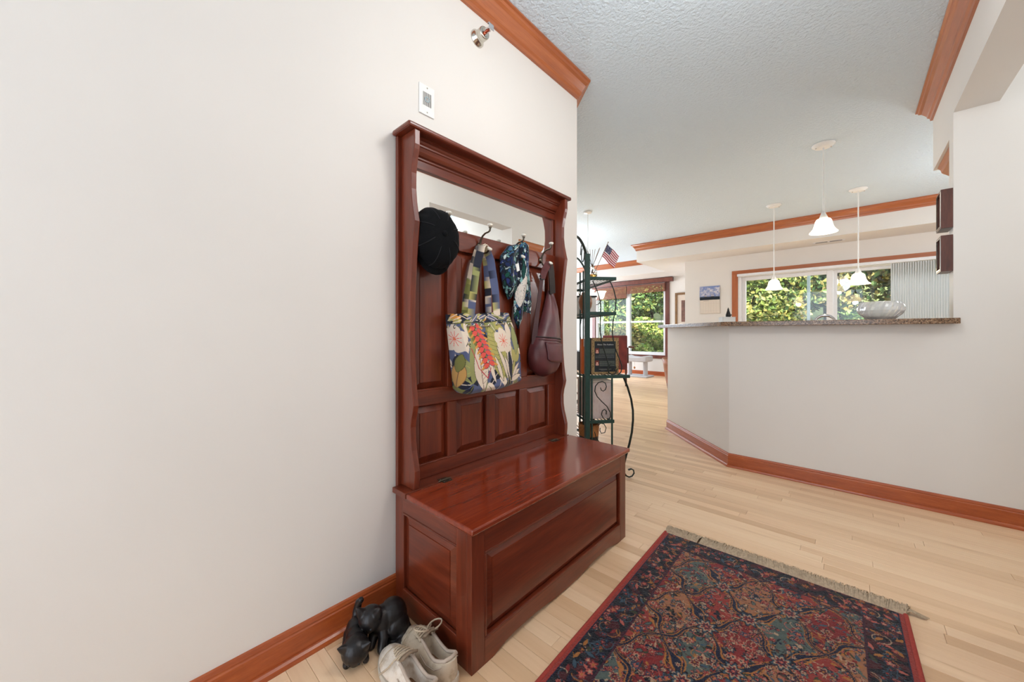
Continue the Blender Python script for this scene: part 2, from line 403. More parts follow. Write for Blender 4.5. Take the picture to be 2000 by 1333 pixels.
# ------------------------------------------------------------------ painter for woven and printed patterns (flat print in metres)
class Canvas:
    def __init__(s, w, h, res, ground):
        s.nx = int(round(w/res))+1; s.ny = int(round(h/res))+1; s.res = res; s.w = w; s.h = h
        s.X, s.Y = np.meshgrid(np.linspace(0, w, s.nx), np.linspace(0, h, s.ny)); s.I = np.zeros((s.ny, s.nx, 3)); s.I[:] = lin(ground)
    def win(s, cx, cy, r):
        i0 = max(0, int((cx-r)/s.res)); i1 = min(s.nx, int((cx+r)/s.res)+2); j0 = max(0, int((cy-r)/s.res)); j1 = min(s.ny, int((cy+r)/s.res)+2)
        if i0 >= i1 or j0 >= j1: return None
        return (slice(j0, j1), slice(i0, i1))
    def put(s, w, mask, c): s.I[w][mask] = lin(c)
    def flower(s, cx, cy, r, cols, n=6, depth=.25, rot=0):
        w = s.win(cx, cy, r*1.3)
        if w is None: return
        dx, dy = s.X[w]-cx, s.Y[w]-cy; d = np.hypot(dx, dy); a = np.arctan2(dy, dx)+rot; k = 1-depth+depth*np.cos(n*a)
        for i, c in enumerate(cols): s.put(w, d < r*k*(1-i/len(cols)), c)
    def leaf(s, x0, y0, x1, y1, wd, c, edge=None, rib=None, power=.8):
        L_ = math.hypot(x1-x0, y1-y0); w = s.win((x0+x1)/2, (y0+y1)/2, L_/2+wd)
        if w is None: return
        ux, uy = (x1-x0)/L_, (y1-y0)/L_; dx, dy = s.X[w]-x0, s.Y[w]-y0
        t = (dx*ux+dy*uy)/L_; q = np.abs(-dx*uy+dy*ux); hw = wd*np.sin(PI*np.clip(t, 0, 1))**power; ok = (t > 0) & (t < 1)
        if edge is not None: s.put(w, ok & (q < hw+s.res*1.3), edge)
        s.put(w, ok & (q < hw), c)
        if rib is not None:
            s.put(w, ok & (q < s.res*.9) & (q < hw), rib)
    def line(s, pts, wd, c):
        for (x0, y0), (x1, y1) in zip(pts[:-1], pts[1:]):
            L_ = math.hypot(x1-x0, y1-y0)+1e-9; w = s.win((x0+x1)/2, (y0+y1)/2, L_/2+wd*2)
            if w is None: continue
            dx, dy = s.X[w]-x0, s.Y[w]-y0; t = np.clip((dx*(x1-x0)+dy*(y1-y0))/L_**2, 0, 1)
            s.put(w, np.hypot(dx-t*(x1-x0), dy-t*(y1-y0)) < wd, c)
    def rect(s, x0, x1, y0, y1, c): s.I[(s.X >= x0) & (s.X <= x1) & (s.Y >= y0) & (s.Y <= y1)] = lin(c)

# ------------------------------------------------------------------ the room shell
WX = -1.32            # left wall plane
CE = 2.69             # ceiling
SB = 2.37             # soffit underside
m = MB().box(-6.2, 3.2, -3.6, 9.2, CE, CE+.12)  # unseen overhang past the entry wall, added to keep sun out of its opening
struct('ceiling', m, M['ceiling'], 'grey-white textured ceiling over the whole entry, kitchen and living room')
struct('wall_left', MB().prism([(WX-.12, -1.7), (WX, -1.7), (WX, 2.07), (WX-.12, 1.988)], lambda a, b, t: (a, b, t), 0, CE), M['wall'], 'large blank off-white wall behind the dark wooden hall bench')
WR = [(WX, 2.07), (-3.2, 3.65), (-6.0, 3.65), (-6.0, 3.53), (-3.156, 3.53), (WX-.12, 1.99)]       # turns 50 degrees away behind the rack
struct('wall_return', MB().prism(WR[::-1], lambda a, b, t: (a, b, t), 0, CE), M['wall'], 'angled wall turning away behind the green iron rack')
# right wall with its wide cased opening into the side hall
m = MB().box(.44, .605, -1.7, 2.10, 0, CE); m.box(.44, .605, 2.10, 3.29, 2.32, CE)
struct('wall_right', m, M['wall'], 'right wall with the dropped header of a wide opening')
struct('wall_kitchen', MB().box(.44, 3.1, 3.29, 3.41, 0, CE), M['wall'], 'full-height wall at right, ending at the kitchen pass-through')
struct('wall_hall_side', MB().box(3.0, 3.12, 2.0, 3.29, 0, CE), M['wall'], 'side hall end wall')
struct('wall_hall_near', MB().box(.605, 3.0, 1.98, 2.10, 0, CE), M['wall'], 'side hall near wall')
m = MB().box(-1.32, -1.2, -1.82, -1.7, 0, CE); m.box(.30, .605, -1.82, -1.7, 0, CE); m.box(-1.2, .30, -1.82, -1.7, 2.45, CE)  # wide opening put into this unseen wall to let the area fill in
struct('wall_back', m, M['wall'], 'unseen entry wall behind the camera with a wide opening added for the fill light')
# half wall under the bar counter, straight then turning 45 degrees
c1, c2 = (-.70, 3.29), (-1.465, 4.11)
dx, dy = c2[0]-c1[0], c2[1]-c1[1]; ln = math.hypot(dx, dy); ux, uy = dx/ln, dy/ln; nx, ny = uy, -ux   # n points to the kitchen side
T = .12
if nx*0+ny*1 < 0: nx, ny = -nx, -ny
poly = [(.44, 3.29), (-.70, 3.29), c2, (c2[0]+nx*T, c2[1]+ny*T), (-.70+T*.40, 3.29+T), (.44, 3.29+T)]
m = MB().prism(poly[::-1], lambda a, b, t: (a, b, t), 0, 1.10)
struct('wall_bar', m, M['wall'], 'waist-high off-white half wall under the granite bar counter, angled at its left end')
# granite bar counter
ov = .09
poly = [(.455, 3.29-ov), (-.70-ov*.40, 3.29-ov), (c2[0]-nx*ov-ux*(-.04), c2[1]-ny*ov-uy*(-.04)), (c2[0]+nx*.30+ux*.04, c2[1]+ny*.30+uy*.04), (-.70+.30*.40, 3.59), (.43, 3.59), (.43, 3.285), (.455, 3.285)]
o = build('bar_countertop', MB().prism(poly[::-1], lambda a, b, t: (a, b, t), 1.10, 1.133), M['granite'], None, (-.3, 3.4, 1.10), bevel=.003)
tag(o, 'speckled brown granite bar counter on the half wall', 'counter')
# kitchen, living room walls
m = MB().box(-2.27, -1.40, 7.26, 7.40, 0, SB); m.box(-1.40, 1.55, 7.26, 7.40, 2.03, SB); m.box(1.55, 3.1, 7.26, 7.40, 0, SB)
m.box(-2.27, -2.15, 7.40, 9.0, 0, SB)
struct('wall_patio', m, M['wall'], 'kitchen wall around the sliding patio door, with the wall calendar')
m = MB().box(-3.22, -2.15, 9.0, 9.14, 0, SB+.3); m.box(-5.18, -3.22, 9.0, 9.14, 0, .50); m.box(-5.18, -3.22, 9.0, 9.14, 2.28, SB+.3); m.box(-6.12, -5.18, 9.0, 9.14, 0, SB+.3)
struct('wall_far', m, M['wall'], 'far living room wall with the large double window')
m = MB().box(-6.12, -6.0, 3.53, 5.1, 0, CE); m.box(-6.12, -6.0, 6.7, 7.1, 0, CE); m.box(-6.12, -6.0, 5.1, 6.7, 0, .45); m.box(-6.12, -6.0, 5.1, 6.7, 2.36, CE); m.box(-6.12, -6.0, 8.8, 9.0, 0, CE); m.box(-6.12, -6.0, 7.1, 8.8, 0, .45); m.box(-6.12, -6.0, 7.1, 8.8, 2.36, CE)
struct('wall_living', m, M['wall'], 'living room side wall with a window opening')
struct('wall_kitchen_side', MB().box(3.0, 3.12, 3.41, 7.40, 0, CE), M['wall'], 'kitchen side wall')
# soffits
m = MB().box(-2.95, 3.0, 6.68, 7.40, SB, CE); m.box(-2.95, -2.15, 7.40, 9.0, SB, CE); m.box(-6.0, -2.95, 8.10, 9.0, SB, CE)
struct('wall_soffit', m, M['wall'], 'dropped off-white soffit above the patio door and the far window')
struct('wall_cabinet_soffit', MB().box(.44, 1.5, 3.41, 3.99, 2.21, CE), M['wall'], 'soffit block above the hidden kitchen cabinets at right')
# crown mouldings
CP = [(0, 2.578), (.013, 2.578), (.016, 2.596), (.026, 2.606), (.030, 2.622), (.052, 2.655), (.066, 2.664), (.070, 2.676), (.080, 2.680), (.080, CE-.001), (0, CE-.001)]
struct('trim_1', sweep([(WX, -1.7), (WX, 2.07), (-3.2, 3.65), (-6.0, 3.65)], CP, -1), M['trim_y'], 'stained wood crown moulding along the left wall')
struct('trim_2', sweep([(.44, -1.7), (.44, 3.99), (1.5, 3.99)], CP, 1), M['trim_y'], 'stained wood crown moulding along the right header')
struct('trim_3', sweep([(3.0, 6.68), (-2.95, 6.68), (-2.95, 8.10), (-6.0, 8.10)], CP, 1), M['trim_x'], 'stained wood crown moulding along the soffits')
CB = [(.455, 2.209), (.47, 2.19), (.475, 2.17), (.51, 2.14), (.52, 2.115), (.535, 2.105), (.60, 2.105), (.60, 2.209)]
m = MB().prism(CB, lambda a, b, t: (a, t, b), 3.412, 3.95)
struct('trim_4', m, M['trim_y'], 'short stained crown strip under the cabinet soffit')
# baseboards with quarter round
BP = [(0, 0), (.030, 0), (.030, .006), (.027, .014), (.020, .019), (.014, .020), (.014, .082), (.011, .086), (.012, .092), (.008, .101), (0, .103)]
struct('baseboard_left', sweep([(WX, -1.7), (WX, 2.07), (-3.2, 3.65), (-6.0, 3.65)], BP, -1), M['base_wood'], 'stained wood baseboard at the foot of the left wall')
struct('baseboard_bar', sweep([(3.0, 3.29), (-.70, 3.29), c2], BP, 1), M['base_wood'], 'stained wood baseboard under the bar half wall')
struct('baseboard_far', sweep([(-2.27, 9.0), (-6.0, 9.0)], BP, 1), M['base_wood'], 'stained wood baseboard under the far window')
struct('baseboard_right', sweep([(.44, -1.7), (.44, 1.88)], BP, 1), M['base_wood'], 'stained wood baseboard at the foot of the right wall')

# ------------------------------------------------------------------ maple strip floor: every board near the camera is its own piece
floor = struct('floor', MB().box(-6.1, 3.1, -1.8, 9.1, -.06, -.016), M['subfloor'], 'pale maple strip floor')
PW = .057
def seen(x, y):
    d = -x*math.sin(TH)+y*math.cos(TH); l = x*math.cos(TH)+y*math.sin(TH)
    if d < .3: return None
    u = CX+FOC*l/d; v = CY+FOC*CAM_Z/d
    return (u, v, d)
def hidden(x, y):
    if x < WX and y < 2.07-(x-WX)*.84: return True
    if y > 3.33:
        q = seen(x, y)
        if q and q[0] > 1312: return True
    if -1.32 < x < -.86 and .78 < y < 1.76: return True
    if -.66 < x < .13 and .3 < y < 1.93: return True
    if x > .44 and y < 2.1: return True
    return False
boards = []
nrow = int((9.1+.6)/PW)
for r in range(nrow):
    y0 = -.6+r*PW; x = -6.1+rng.uniform(-.9, 0)
    while x < 3.05:
        ln_ = float(rng.choice([.38, .52, .66, .80, .95, 1.15])); boards.append((x, y0, ln_)); x += ln_
vis = []
for i, (x, y, l_) in enumerate(boards):
    best = 0; n_in = 0
    for t in (.05, .2, .35, .5, .65, .8, .95):
        px, py = x+l_*t, y+PW/2
        if hidden(px, py) or px > 3 or px < -6: continue
        s = seen(px, py)
        if s and -20 < s[0] < 2020 and s[1] < 1350:
            n_in += 1; best = max(best, 1/s[2]**2)
    vis.append(best*n_in)
order = np.argsort(-np.array(vis))[:299]; own = set(int(i) for i in order if vis[int(i)] > 0)
def board_geo(l_, w, mbx=None, x=0, y=0, clip=None):
    g, b = .0004, .0009; x0, x1 = x+g, x+l_-g
    if clip: x0 = max(x0, clip[0]); x1 = min(x1, clip[1])
    if x1 <= x0+.01: return
    y0, y1 = y+g, y+w-g; mb = mbx
    mb.add([(x0, y0, -.016), (x1, y0, -.016), (x1, y1, -.016), (x0, y1, -.016), (x0, y0, -b), (x1, y0, -b), (x1, y1, -b), (x0, y1, -b),
            (x0+b, y0+b, 0), (x1-b, y0+b, 0), (x1-b, y1-b, 0), (x0+b, y1-b, 0)],
           [(0, 1, 5, 4), (1, 2, 6, 5), (2, 3, 7, 6), (3, 0, 4, 7), (4, 5, 9, 8), (5, 6, 10, 9), (6, 7, 11, 10), (7, 4, 8, 11), (8, 9, 10, 11)])
plank_mesh = {}
rest = MB(); rest_r = []
for i, (x, y, l_) in enumerate(boards):
    if i in own and x > -6.05 and x+l_ < 3.05:
        if l_ not in plank_mesh:
            mb = MB(); board_geo(l_, PW, mb)
            me = bpy.data.meshes.new('plank'); me.from_pydata(mb.v, [], mb.f); me.materials.append(M['plank']); plank_mesh[l_] = me
        o = bpy.data.objects.new('plank', plank_mesh[l_]); COL.objects.link(o); o.parent = floor; o.location = (x, y, 0)
    else:
        n0 = len(rest.v); board_geo(l_, PW, rest, x, y, (-6.05, 3.05)); rest_r += [random.random()]*(len(rest.v)-n0)
o = build('plank_field', rest, M['plank'], floor, kind='stuff')
a = o.data.attributes.new('rnd', 'FLOAT', 'POINT'); a.data.foreach_set('value', np.array(rest_r, np.float32))

# ------------------------------------------------------------------ sliding patio door with vertical blind
root = thing('door_1', 'white sliding glass patio door with stained wood casing', None, (0, 7.26, 0), kind='structure')
m = MB().box(-1.50, -1.41, 7.238, 7.262, 0, 2.10); 
build('casing', m, M['trim_z'], root, bevel=.004)
build('casing', MB().box(-1.50, 1.66, 7.236, 7.262, 2.035, 2.105), M['trim_x'], root, bevel=.004)
build('casing', MB().box(1.56, 1.65, 7.238, 7.262, 0, 2.05), M['trim_z'], root, bevel=.004)
build('frame', MB().box(-1.41, -1.36, 7.25, 7.38, 0, 2.03).box(1.51, 1.56, 7.25, 7.38, 0, 2.03).box(-1.36, 1.51, 7.25, 7.38, 1.985, 2.03).box(-1.36, 1.51, 7.25, 7.38, 0, .04), M['white'], root, bevel=.003)
s1 = build('sash', MB().box(-1.36, -1.30, 7.288, 7.332, .04, 1.985).box(-.26, -.185, 7.285, 7.335, .04, 1.985).box(-1.30, -.26, 7.29, 7.33, 1.93, 1.985).box(-1.30, -.26, 7.29, 7.33, .04, .14), M['white'], root, bevel=.003)
build('pane', MB().box(-1.30, -.26, 7.308, 7.312, .14, 1.93), M['pane'], s1)
s2 = build('sash', MB().box(1.44, 1.51, 7.335, 7.375, .04, 1.985).box(-.185, -.14, 7.337, 7.375, .04, 1.985).box(-.14, 1.44, 7.338, 7.372, 1.945, 1.985).box(-.14, 1.44, 7.338, 7.372, .04, .14), M['white'], root, bevel=.003)
build('pane', MB().box(-.14, 1.44, 7.353, 7.357, .14, 1.945), M['pane'], s2)
build('screen_stile', MB().box(-.495, -.455, 7.355, 7.385, .04, 1.985), M['alu'], root, bevel=.003)
vb = thing('vertical_blind', 'pale grey vertical blind gathered over the right end of the patio door', 'blind', (1.0, 7.18, 0))
build('headrail', MB().box(-1.40, 1.56, 7.13, 7.235, 1.99, 2.032), M['white'], vb, bevel=.004)
for k in range(50):
    x = .425+k*.0225
    mb = MB(); mb.obox((x, 7.17, 1.02), (.0165, .026, 0), (.0010, -.0005, 0), (0, 0, .965)); build('slat', mb, M['blind'], vb)

# ------------------------------------------------------------------ far double window with wooden blind
root = thing('window_1', 'large double window in the far living room wall, dark red trim', None, (-4.2, 9.0, .5), kind='structure')
build('casing', MB().box(-3.26, -3.16, 8.975, 9.01, .42, 2.36), M['red_trim'], root, bevel=.004)
build('casing', MB().box(-5.24, -5.14, 8.975, 9.01, .42, 2.36), M['red_trim'], root, bevel=.004)
build('casing', MB().box(-5.24, -3.16, 8.97, 9.01, .42, .50), M['red_trim'], root, bevel=.004)
build('casing', MB().box(-5.24, -3.16, 8.975, 9.01, 2.26, 2.36), M['red_trim'], root, bevel=.004)
for x0, x1 in ((-5.14, -4.21), (-4.21, -3.26)):
    fr = MB().box(x0, x0+.05, 9.01, 9.11, .5, 2.28).box(x1-.05, x1, 9.01, 9.11, .5, 2.28).box(x0+.05, x1-.05, 9.012, 9.108, .5, .57).box(x0+.05, x1-.05, 9.012, 9.108, 2.22, 2.28).box(x0+.05, x1-.05, 9.03, 9.09, 1.30, 1.345)
    s = build('sash', fr, M['white'], root, bevel=.003)
    build('pane', MB().box(x0+.05, x1-.05, 9.068, 9.072, .57, 1.30), M['pane'], s); build('pane', MB().box(x0+.05, x1-.05, 9.048, 9.052, 1.345, 2.22), M['pane'], s)
wb = thing('wooden_blind', 'raised dark wooden blind with valance above the far window', 'blind', (-4.2, 8.95, 2.0))
build('valance', sweep([(-3.06, 8.97), (-5.34, 8.97)], [(0, 2.26), (.07, 2.26), (.075, 2.29), (.09, 2.33), (.10, 2.355), (0, 2.355)], 1), M['red_trim'], wb)
for x0, x1, nb in ((-5.15, -4.22, 15), (-4.20, -3.25, 10)):
    for k in range(nb):
        z = 2.235-k*.021
        build('slat', MB().obox(((x0+x1)/2, 8.945, z), ((x1-x0)/2, 0, 0), (0, .024, .004), (0, 0, .0075)), M['wood_blind'], wb)
build('cord', MB().tube([(-3.33, 8.92, 2.2), (-3.33, 8.925, 1.1)], .004, 6), M['black'], wb)

# ------------------------------------------------------------------ outside: slope, trees and bushes
gm = MB(); gx = np.linspace(-16, 12, 57); gy = np.linspace(9.16, 24, 30)
P = np.zeros((30, 57, 3)); P[..., 0] = gx[None]; P[..., 1] = gy[:, None]
P[..., 2] = -.25+np.clip(P[..., 1]-10.2, 0, None)*.34+.12*np.sin(P[..., 0]*1.3)*np.cos(P[..., 1]*1.1)*np.clip(P[..., 1]-9.5, 0, 1)
mb, _ = grid_mesh(P, np.zeros((30, 57, 3))); struct('ground_slope', mb, M['soil'], 'leaf-strewn slope rising behind the house')
struct('ground_patio', MB().box(-8, 6, 7.41, 9.2, -.3, -.1), M['soil'], 'low ground outside the patio door')
def foliage(n, c, r, size, cols, squash=.8, core=.45):
    d = rng.normal(size=(n, 3)); d /= np.linalg.norm(d, axis=1)[:, None]; rad = core+(1-core)*rng.random(n)**.5
    lump = 1+.22*np.sin(d[:, 0]*5+c[0]*3)*np.cos(d[:, 2]*6+c[1])
    p = np.array(c)+d*(rad*lump)[:, None]*np.array(r)
    nrm = d*.6+rng.normal(size=(n, 3))*.6+np.array([0, -.15, .45]); nrm /= np.linalg.norm(nrm, axis=1)[:, None]
    t = np.cross(nrm, rng.normal(size=(n, 3))); t /= np.linalg.norm(t, axis=1)[:, None]+1e-9; b = np.cross(nrm, t)
    s = size*(.6+.8*rng.random(n))[:, None]
    v = np.stack([p-t*s, p+b*s*.55+nrm*s*.12, p+t*s, p-b*s*.55+nrm*s*.12], 1).reshape(-1, 3)
    cc = lin(np.array(cols)[rng.integers(0, len(cols), n)])*(.75+.5*rng.random(n))[:, None]
    return v, np.repeat(cc, 4, 0)
def plant(name, label, cat, x, y, h, rx, rz, n, size, cols, trunk=.05, group='trees and bushes outside the windows'):
    z0 = -.25+max(0, y-10.2)*.34-.1
    root = thing(name, label, cat, (x, y, z0), group)
    v, c = foliage(n, (x, y, z0+h), (rx, rx*.8, rz), size, cols)
    mb = MB(); mb.v = [tuple(q) for q in v]; mb.f = [(4*i, 4*i+1, 4*i+2, 4*i+3) for i in range(n)]; mb.smooth = [False]*n
    f = build('foliage', mb, M['leaf'], root, attr=c); f['kind'] = 'stuff'
    tb = MB().tube([(x+.1, y, z0), (x+.04, y+.02, z0+h*.5), (x-.05, y, z0+h)], [trunk, trunk*.85, trunk*.5], 8)
    for k in range(3):
        a = k*2.1+x; tb.tube([(x+.03, y, z0+h*.55), (x+rx*.45*math.cos(a), y+rx*.3*math.sin(a), z0+h+rz*.3)], [trunk*.5, trunk*.2], 6)
    build('trunk', tb, M['bark'], root)
YG = [(138, 154, 80), (162, 170, 94), (110, 134, 68), (190, 182, 106), (84, 108, 56)]
GR = [(84, 118, 62), (108, 140, 76), (64, 96, 52), (130, 154, 92), (48, 74, 44)]
AU = [(176, 156, 82), (150, 132, 70), (120, 130, 66), (190, 176, 110), (96, 92, 52)]
LM = [(152, 176, 82), (132, 164, 72), (182, 194, 110)]
plant('tree', 'yellow-green leafy tree filling the left pane of the patio door', 'tree', -2.1, 11.3, 2.5, 1.5, 1.5, 5200, .075, YG)
plant('tree', 'olive green tree behind the middle of the patio door', 'tree', -.2, 12.0, 2.6, 1.6, 1.6, 5200, .075, AU+GR)
plant('tree', 'dark trunked green tree behind the right pane of the patio door', 'tree', 1.75, 11.6, 2.5, 1.5, 1.5, 5200, .085, GR+AU, .09)
plant('bush', 'autumn-tinged bush low outside the left of the patio door', 'bush', -1.5, 10.7, 1.0, 1.1, .9, 3600, .06, AU+YG)
plant('bush', 'low green bush outside the right of the patio door', 'bush', .6, 10.5, .9, 1.1, .9, 3600, .07, GR+LM)
plant('tree', 'tall green tree on the slope behind the patio trees', 'tree', -.6, 14.0, 3.4, 2.6, 2.2, 5200, .10, GR)
plant('tree', 'bright green tree behind the right sash of the far window', 'tree', -4.9, 12.2, 2.6, 1.5, 1.6, 5200, .075, GR+YG)
plant('tree', 'mid green tree behind the left sash of the far window', 'tree', -7.3, 12.4, 2.6, 1.7, 1.7, 5200, .075, YG+GR)
plant('tree', 'dark green tree highest up behind the far window', 'tree', -6.0, 14.6, 3.6, 2.6, 2.3, 5200, .10, GR)
plant('bush', 'lime green bush at the foot of the far window', 'bush', -4.15, 10.3, .45, .6, .55, 1800, .06, LM+YG)
plant('bush', 'brownish bush low outside the far window', 'bush', -5.3, 10.8, .7, .9, .7, 3000, .06, AU)
plant('bush', 'green bush left outside the far window', 'bush', -6.8, 10.9, .8, 1.1, .8, 3000, .07, GR)
plant('bush', 'yellowish bush by the right edge of the far window', 'bush', -4.75, 11.3, .75, .8, .75, 2600, .06, YG+LM)
plant('bush', 'deep green bush centred outside the far window', 'bush', -5.9, 11.8, 1.0, 1.0, .9, 3000, .07, GR+YG)
plant('tree', 'far right green tree beyond the patio', 'tree', 3.6, 12.6, 2.7, 1.8, 1.8, 4200, .09, GR+YG)
plant('tree', 'pale green tree between the far window and the patio', 'tree', -3.6, 13.2, 3.0, 1.8, 1.9, 4600, .09, YG+GR)

# ------------------------------------------------------------------ the hall bench with mirror back
Y0, Y1 = .757, 1.795
ht = thing('hall_bench', 'dark reddish cherry hall bench with mirror, coat hooks and storage chest', 'bench', (-1.10, 1.275, 0))
build('back_board', MB().box(-1.314, -1.296, Y0, Y1, .0, 1.816), M['cherry_z'], ht, bevel=.002)
XB, XF = -1.296, -1.276
def rail(y0, y1, z0, z1): build('rail', MB().box(XB, XF, y0, y1, z0, z1), M['cherry_y'], ht, bevel=.0025)
def stile(y0, y1, z0, z1): build('stile', MB().box(XB, XF, y0, y1, z0, z1), M['cherry_z'], ht, bevel=.0025)
IY0, IY1 = .796, 1.763
rail(IY0, IY1, 1.412, 1.500); rail(IY0, IY1, .752, .816); rail(IY0, IY1, .456, .514)
for y0, y1 in ((IY0, .815), (.981, 1.032), (1.213, 1.270), (1.452, 1.512), (1.700, IY1)):
    stile(y0, y1, .816, 1.412); stile(y0, y1, .514, .752)
def raised(name, y0, y1, z0, z1, x_lo, x_hi, bev, mat, parent, flat=False):
    """field panel with sloping margins, facing +X"""
    mb = MB(); g = .004
    vs = [(x_lo, y0, z0), (x_lo, y1, z0), (x_lo, y1, z1), (x_lo, y0, z1)]
    m1 = [(x_lo+.001, y0+g, z0+g), (x_lo+.001, y1-g, z0+g), (x_lo+.001, y1-g, z1-g), (x_lo+.001, y0+g, z1-g)]
    m2 = [(x_hi-.003, y0+bev, z0+bev), (x_hi-.003, y1-bev, z0+bev), (x_hi-.003, y1-bev, z1-bev), (x_hi-.003, y0+bev, z1-bev)]
    m3 = [(x_hi, y0+bev+.001, z0+bev+.001), (x_hi, y1-bev-.001, z0+bev+.001), (x_hi, y1-bev-.001, z1-bev-.001), (x_hi, y0+bev+.001, z1-bev-.001)]
    mb.loft([vs, m1, m2, m3], True, False)
    return build(name, mb, mat, parent)
for y0, y1 in ((.815, .981), (1.032, 1.213), (1.270, 1.452), (1.512, 1.700)):
    raised('panel', y0, y1, .816, 1.412, -1.295, -1.279, .030, M['cherry_z'], ht)
    raised('panel', y0, y1, .514, .752, -1.295, -1.279, .030, M['cherry_z'], ht)
    for z0, z1 in ((.816, 1.412), (.514, .752)):                                   # thin bead at the foot of each opening
        build('bead', MB().box(-1.290, -1.2745, y0, y1, z0-.004, z0+.004), M['cherry_y'], ht, bevel=.002)
build('mirror', MB().box(-1.294, -1.288, IY0, IY1, 1.500, 1.722), M['mirror'], ht)
build('mirror_bead', MB().box(-1.294, -1.279, 1.748, 1.757, 1.5, 1.722), M['cherry_z'], ht, bevel=.002)
# cornice and cap
CPF = [(-1.296, 1.710), (-1.277, 1.710), (-1.277, 1.742), (-1.272, 1.746), (-1.272, 1.752), (-1.264, 1.757), (-1.256, 1.768), (-1.250, 1.782), (-1.245, 1.784), (-1.245, 1.790), (-1.240, 1.794), (-1.236, 1.801), (-1.240, 1.808), (-1.240, 1.817), (-1.296, 1.817)]
build('cornice', MB().prism(CPF, lambda a, b, t: (a, t, b), IY0, IY1), M['cherry_y'], ht)
build('cap', MB().box(-1.316, -1.194, .742, 1.817, 1.817, 1.837), M['cherry_y'], ht, bevel=.007)
# shaped end wings
def wing_profile():
    kn = [(.456, -.004), (.50, 0), (.526, 0), (.56, -.008), (.60, -.020), (.64, -.026), (.688, -.027), (.72, -.022), (.75, -.013), (.770, -.009), (.772, -.008), (.80, -.013), (.86, -.022), (.95, -.030), (1.067, -.033), (1.20, -.029), (1.33, -.018), (1.42, -.007), (1.468, -.001), (1.472, 0), (1.50, -.007), (1.55, -.018), (1.60, -.024), (1.66, -.023), (1.71, -.013), (1.745, -.003), (1.762, 0), (1.817, 0)]
    return [(-1.202+d, z) for z, d in kn]
WP = wing_profile(); WPOLY = [(-1.296, .456)]+WP+[(-1.296, 1.817)]
for y0, y1 in ((.771, .796), (1.763, 1.788)):
    build('wing', MB().prism(WPOLY, lambda a, b, t: (a, t, b), y0, y1), M['cherry_z'], ht, bevel=.003)
# seat lid with fixed ledge behind and two hinges
build('seat_ledge', MB().box(-1.296, -1.204, .733, 1.806, .436, .456), M['cherry_y'], ht, bevel=.002)
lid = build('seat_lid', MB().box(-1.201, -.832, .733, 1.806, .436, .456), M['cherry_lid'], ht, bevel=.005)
for yh in (.912, 1.655):
    mb = MB().tube([(-1.2025, yh-.022, .4585), (-1.2025, yh+.022, .4585)], .0042, 8)
    mb.box(-1.226, -1.204, yh-.022, yh+.022, .456, .4575).box(-1.201, -1.179, yh-.022, yh+.022, .456, .4575)
    for q in (-1, 1): mb.tube([(-1.2025, yh+q*.022, .4585), (-1.2025, yh+q*.032, .4585)], [.0038, .001], 8)
    h_ = build('hinge', mb, M['steel_dark'], ht)
    for sx in (-.0125, .0125):
        for sy in (-.014, .014): build('screw', MB().lathe([(.003, 0), (.003, .0012), (.0001, .0015)], (-1.2025+sx, yh+sy, .4575), n=8), M['pewter'], h_)
# chest front: posts, rails, panel, scalloped apron
FX0, FX1 = -.872, -.850
build('front_post', MB().box(FX0, FX1, .745, .800, 0, .436), M['cherry_z'], ht, bevel=.0015)
build('front_post', MB().box(FX0, FX1, 1.733, 1.790, 0, .436), M['cherry_z'], ht, bevel=.0015)
build('front_rail', MB().box(FX0, FX1, .800, 1.733, .358, .436), M['cherry_y'], ht, bevel=.0015)
ap = [(.800, .078), (.800, .0), (.835, .0), (.86, .006), (.90, .016), (.95, .020), (1.06, .020), (1.13, .014), (1.18, .008), (1.24, .006), (1.30, .006), (1.36, .008), (1.41, .014), (1.48, .020), (1.59, .020), (1.64, .016), (1.68, .006), (1.70, .0), (1.733, .0), (1.733, .078)]
build('apron', MB().prism(ap, lambda a, b, t: (t, a, b), FX0, FX1), M['cherry_y'], ht, bevel=.0015)
raised('front_panel', .800, 1.733, .078, .358, -.871, -.853, .036, M['cherry_y'], ht)
mb = MB()
for a in ((.800, 1.733, .078, .087), (.800, 1.733, .349, .358), (.800, .809, .087, .349), (1.724, 1.733, .087, .349)):
    mb.box(-.868, -.8485, *a)
build('front_bead', mb, M['cherry_y'], ht, bevel=.003)
# chest sides with panels (near side faces -Y)
for yo, yi, sgn in ((.745, .765, -1), (1.790, 1.770, 1)):
    y0, y1 = min(yo, yi), max(yo, yi)
    build('side_post', MB().box(-.872-.052, -.872, y0, y1, 0, .436), M['cherry_z'], ht, bevel=.0015)
    build('side_post', MB().box(-1.296, -1.240, y0+.004*(sgn < 0), y1-.004*(sgn > 0), 0, .436), M['cherry_z'], ht, bevel=.0015)
    build('side_rail', MB().box(-1.240, -.924, y0, y1, .374, .436), M['cherry_x'], ht, bevel=.0015)
    build('side_rail', MB().box(-1.240, -.924, y0, y1, 0, .078), M['cherry_x'], ht, bevel=.0015)
    mb = MB(); yl = yo-sgn*.016; yh_ = yo-sgn*.003; b = .036
    rings = []
    for yy, e in ((yl, 0), (yl+sgn*.001, .004), (yh_-sgn*.003, b), (yh_, b+.001)):
        rings.append([(-1.240+e, yy, .078+e), (-.924-e, yy, .078+e), (-.924-e, yy, .374-e), (-1.240+e, yy, .374-e)])
    build('side_panel', mb.loft(rings, True, False), M['cherry_x'], ht)
    for z0 in (.078, .366): build('side_bead', MB().box(-1.240, -.924, yo-sgn*.012, yo+sgn*.0015, z0, z0+.008), M['cherry_x'], ht, bevel=.0025)
build('chest_floor', MB().box(-1.29, -.873, .768, 1.767, .03, .05), M['cherry_y'], ht)
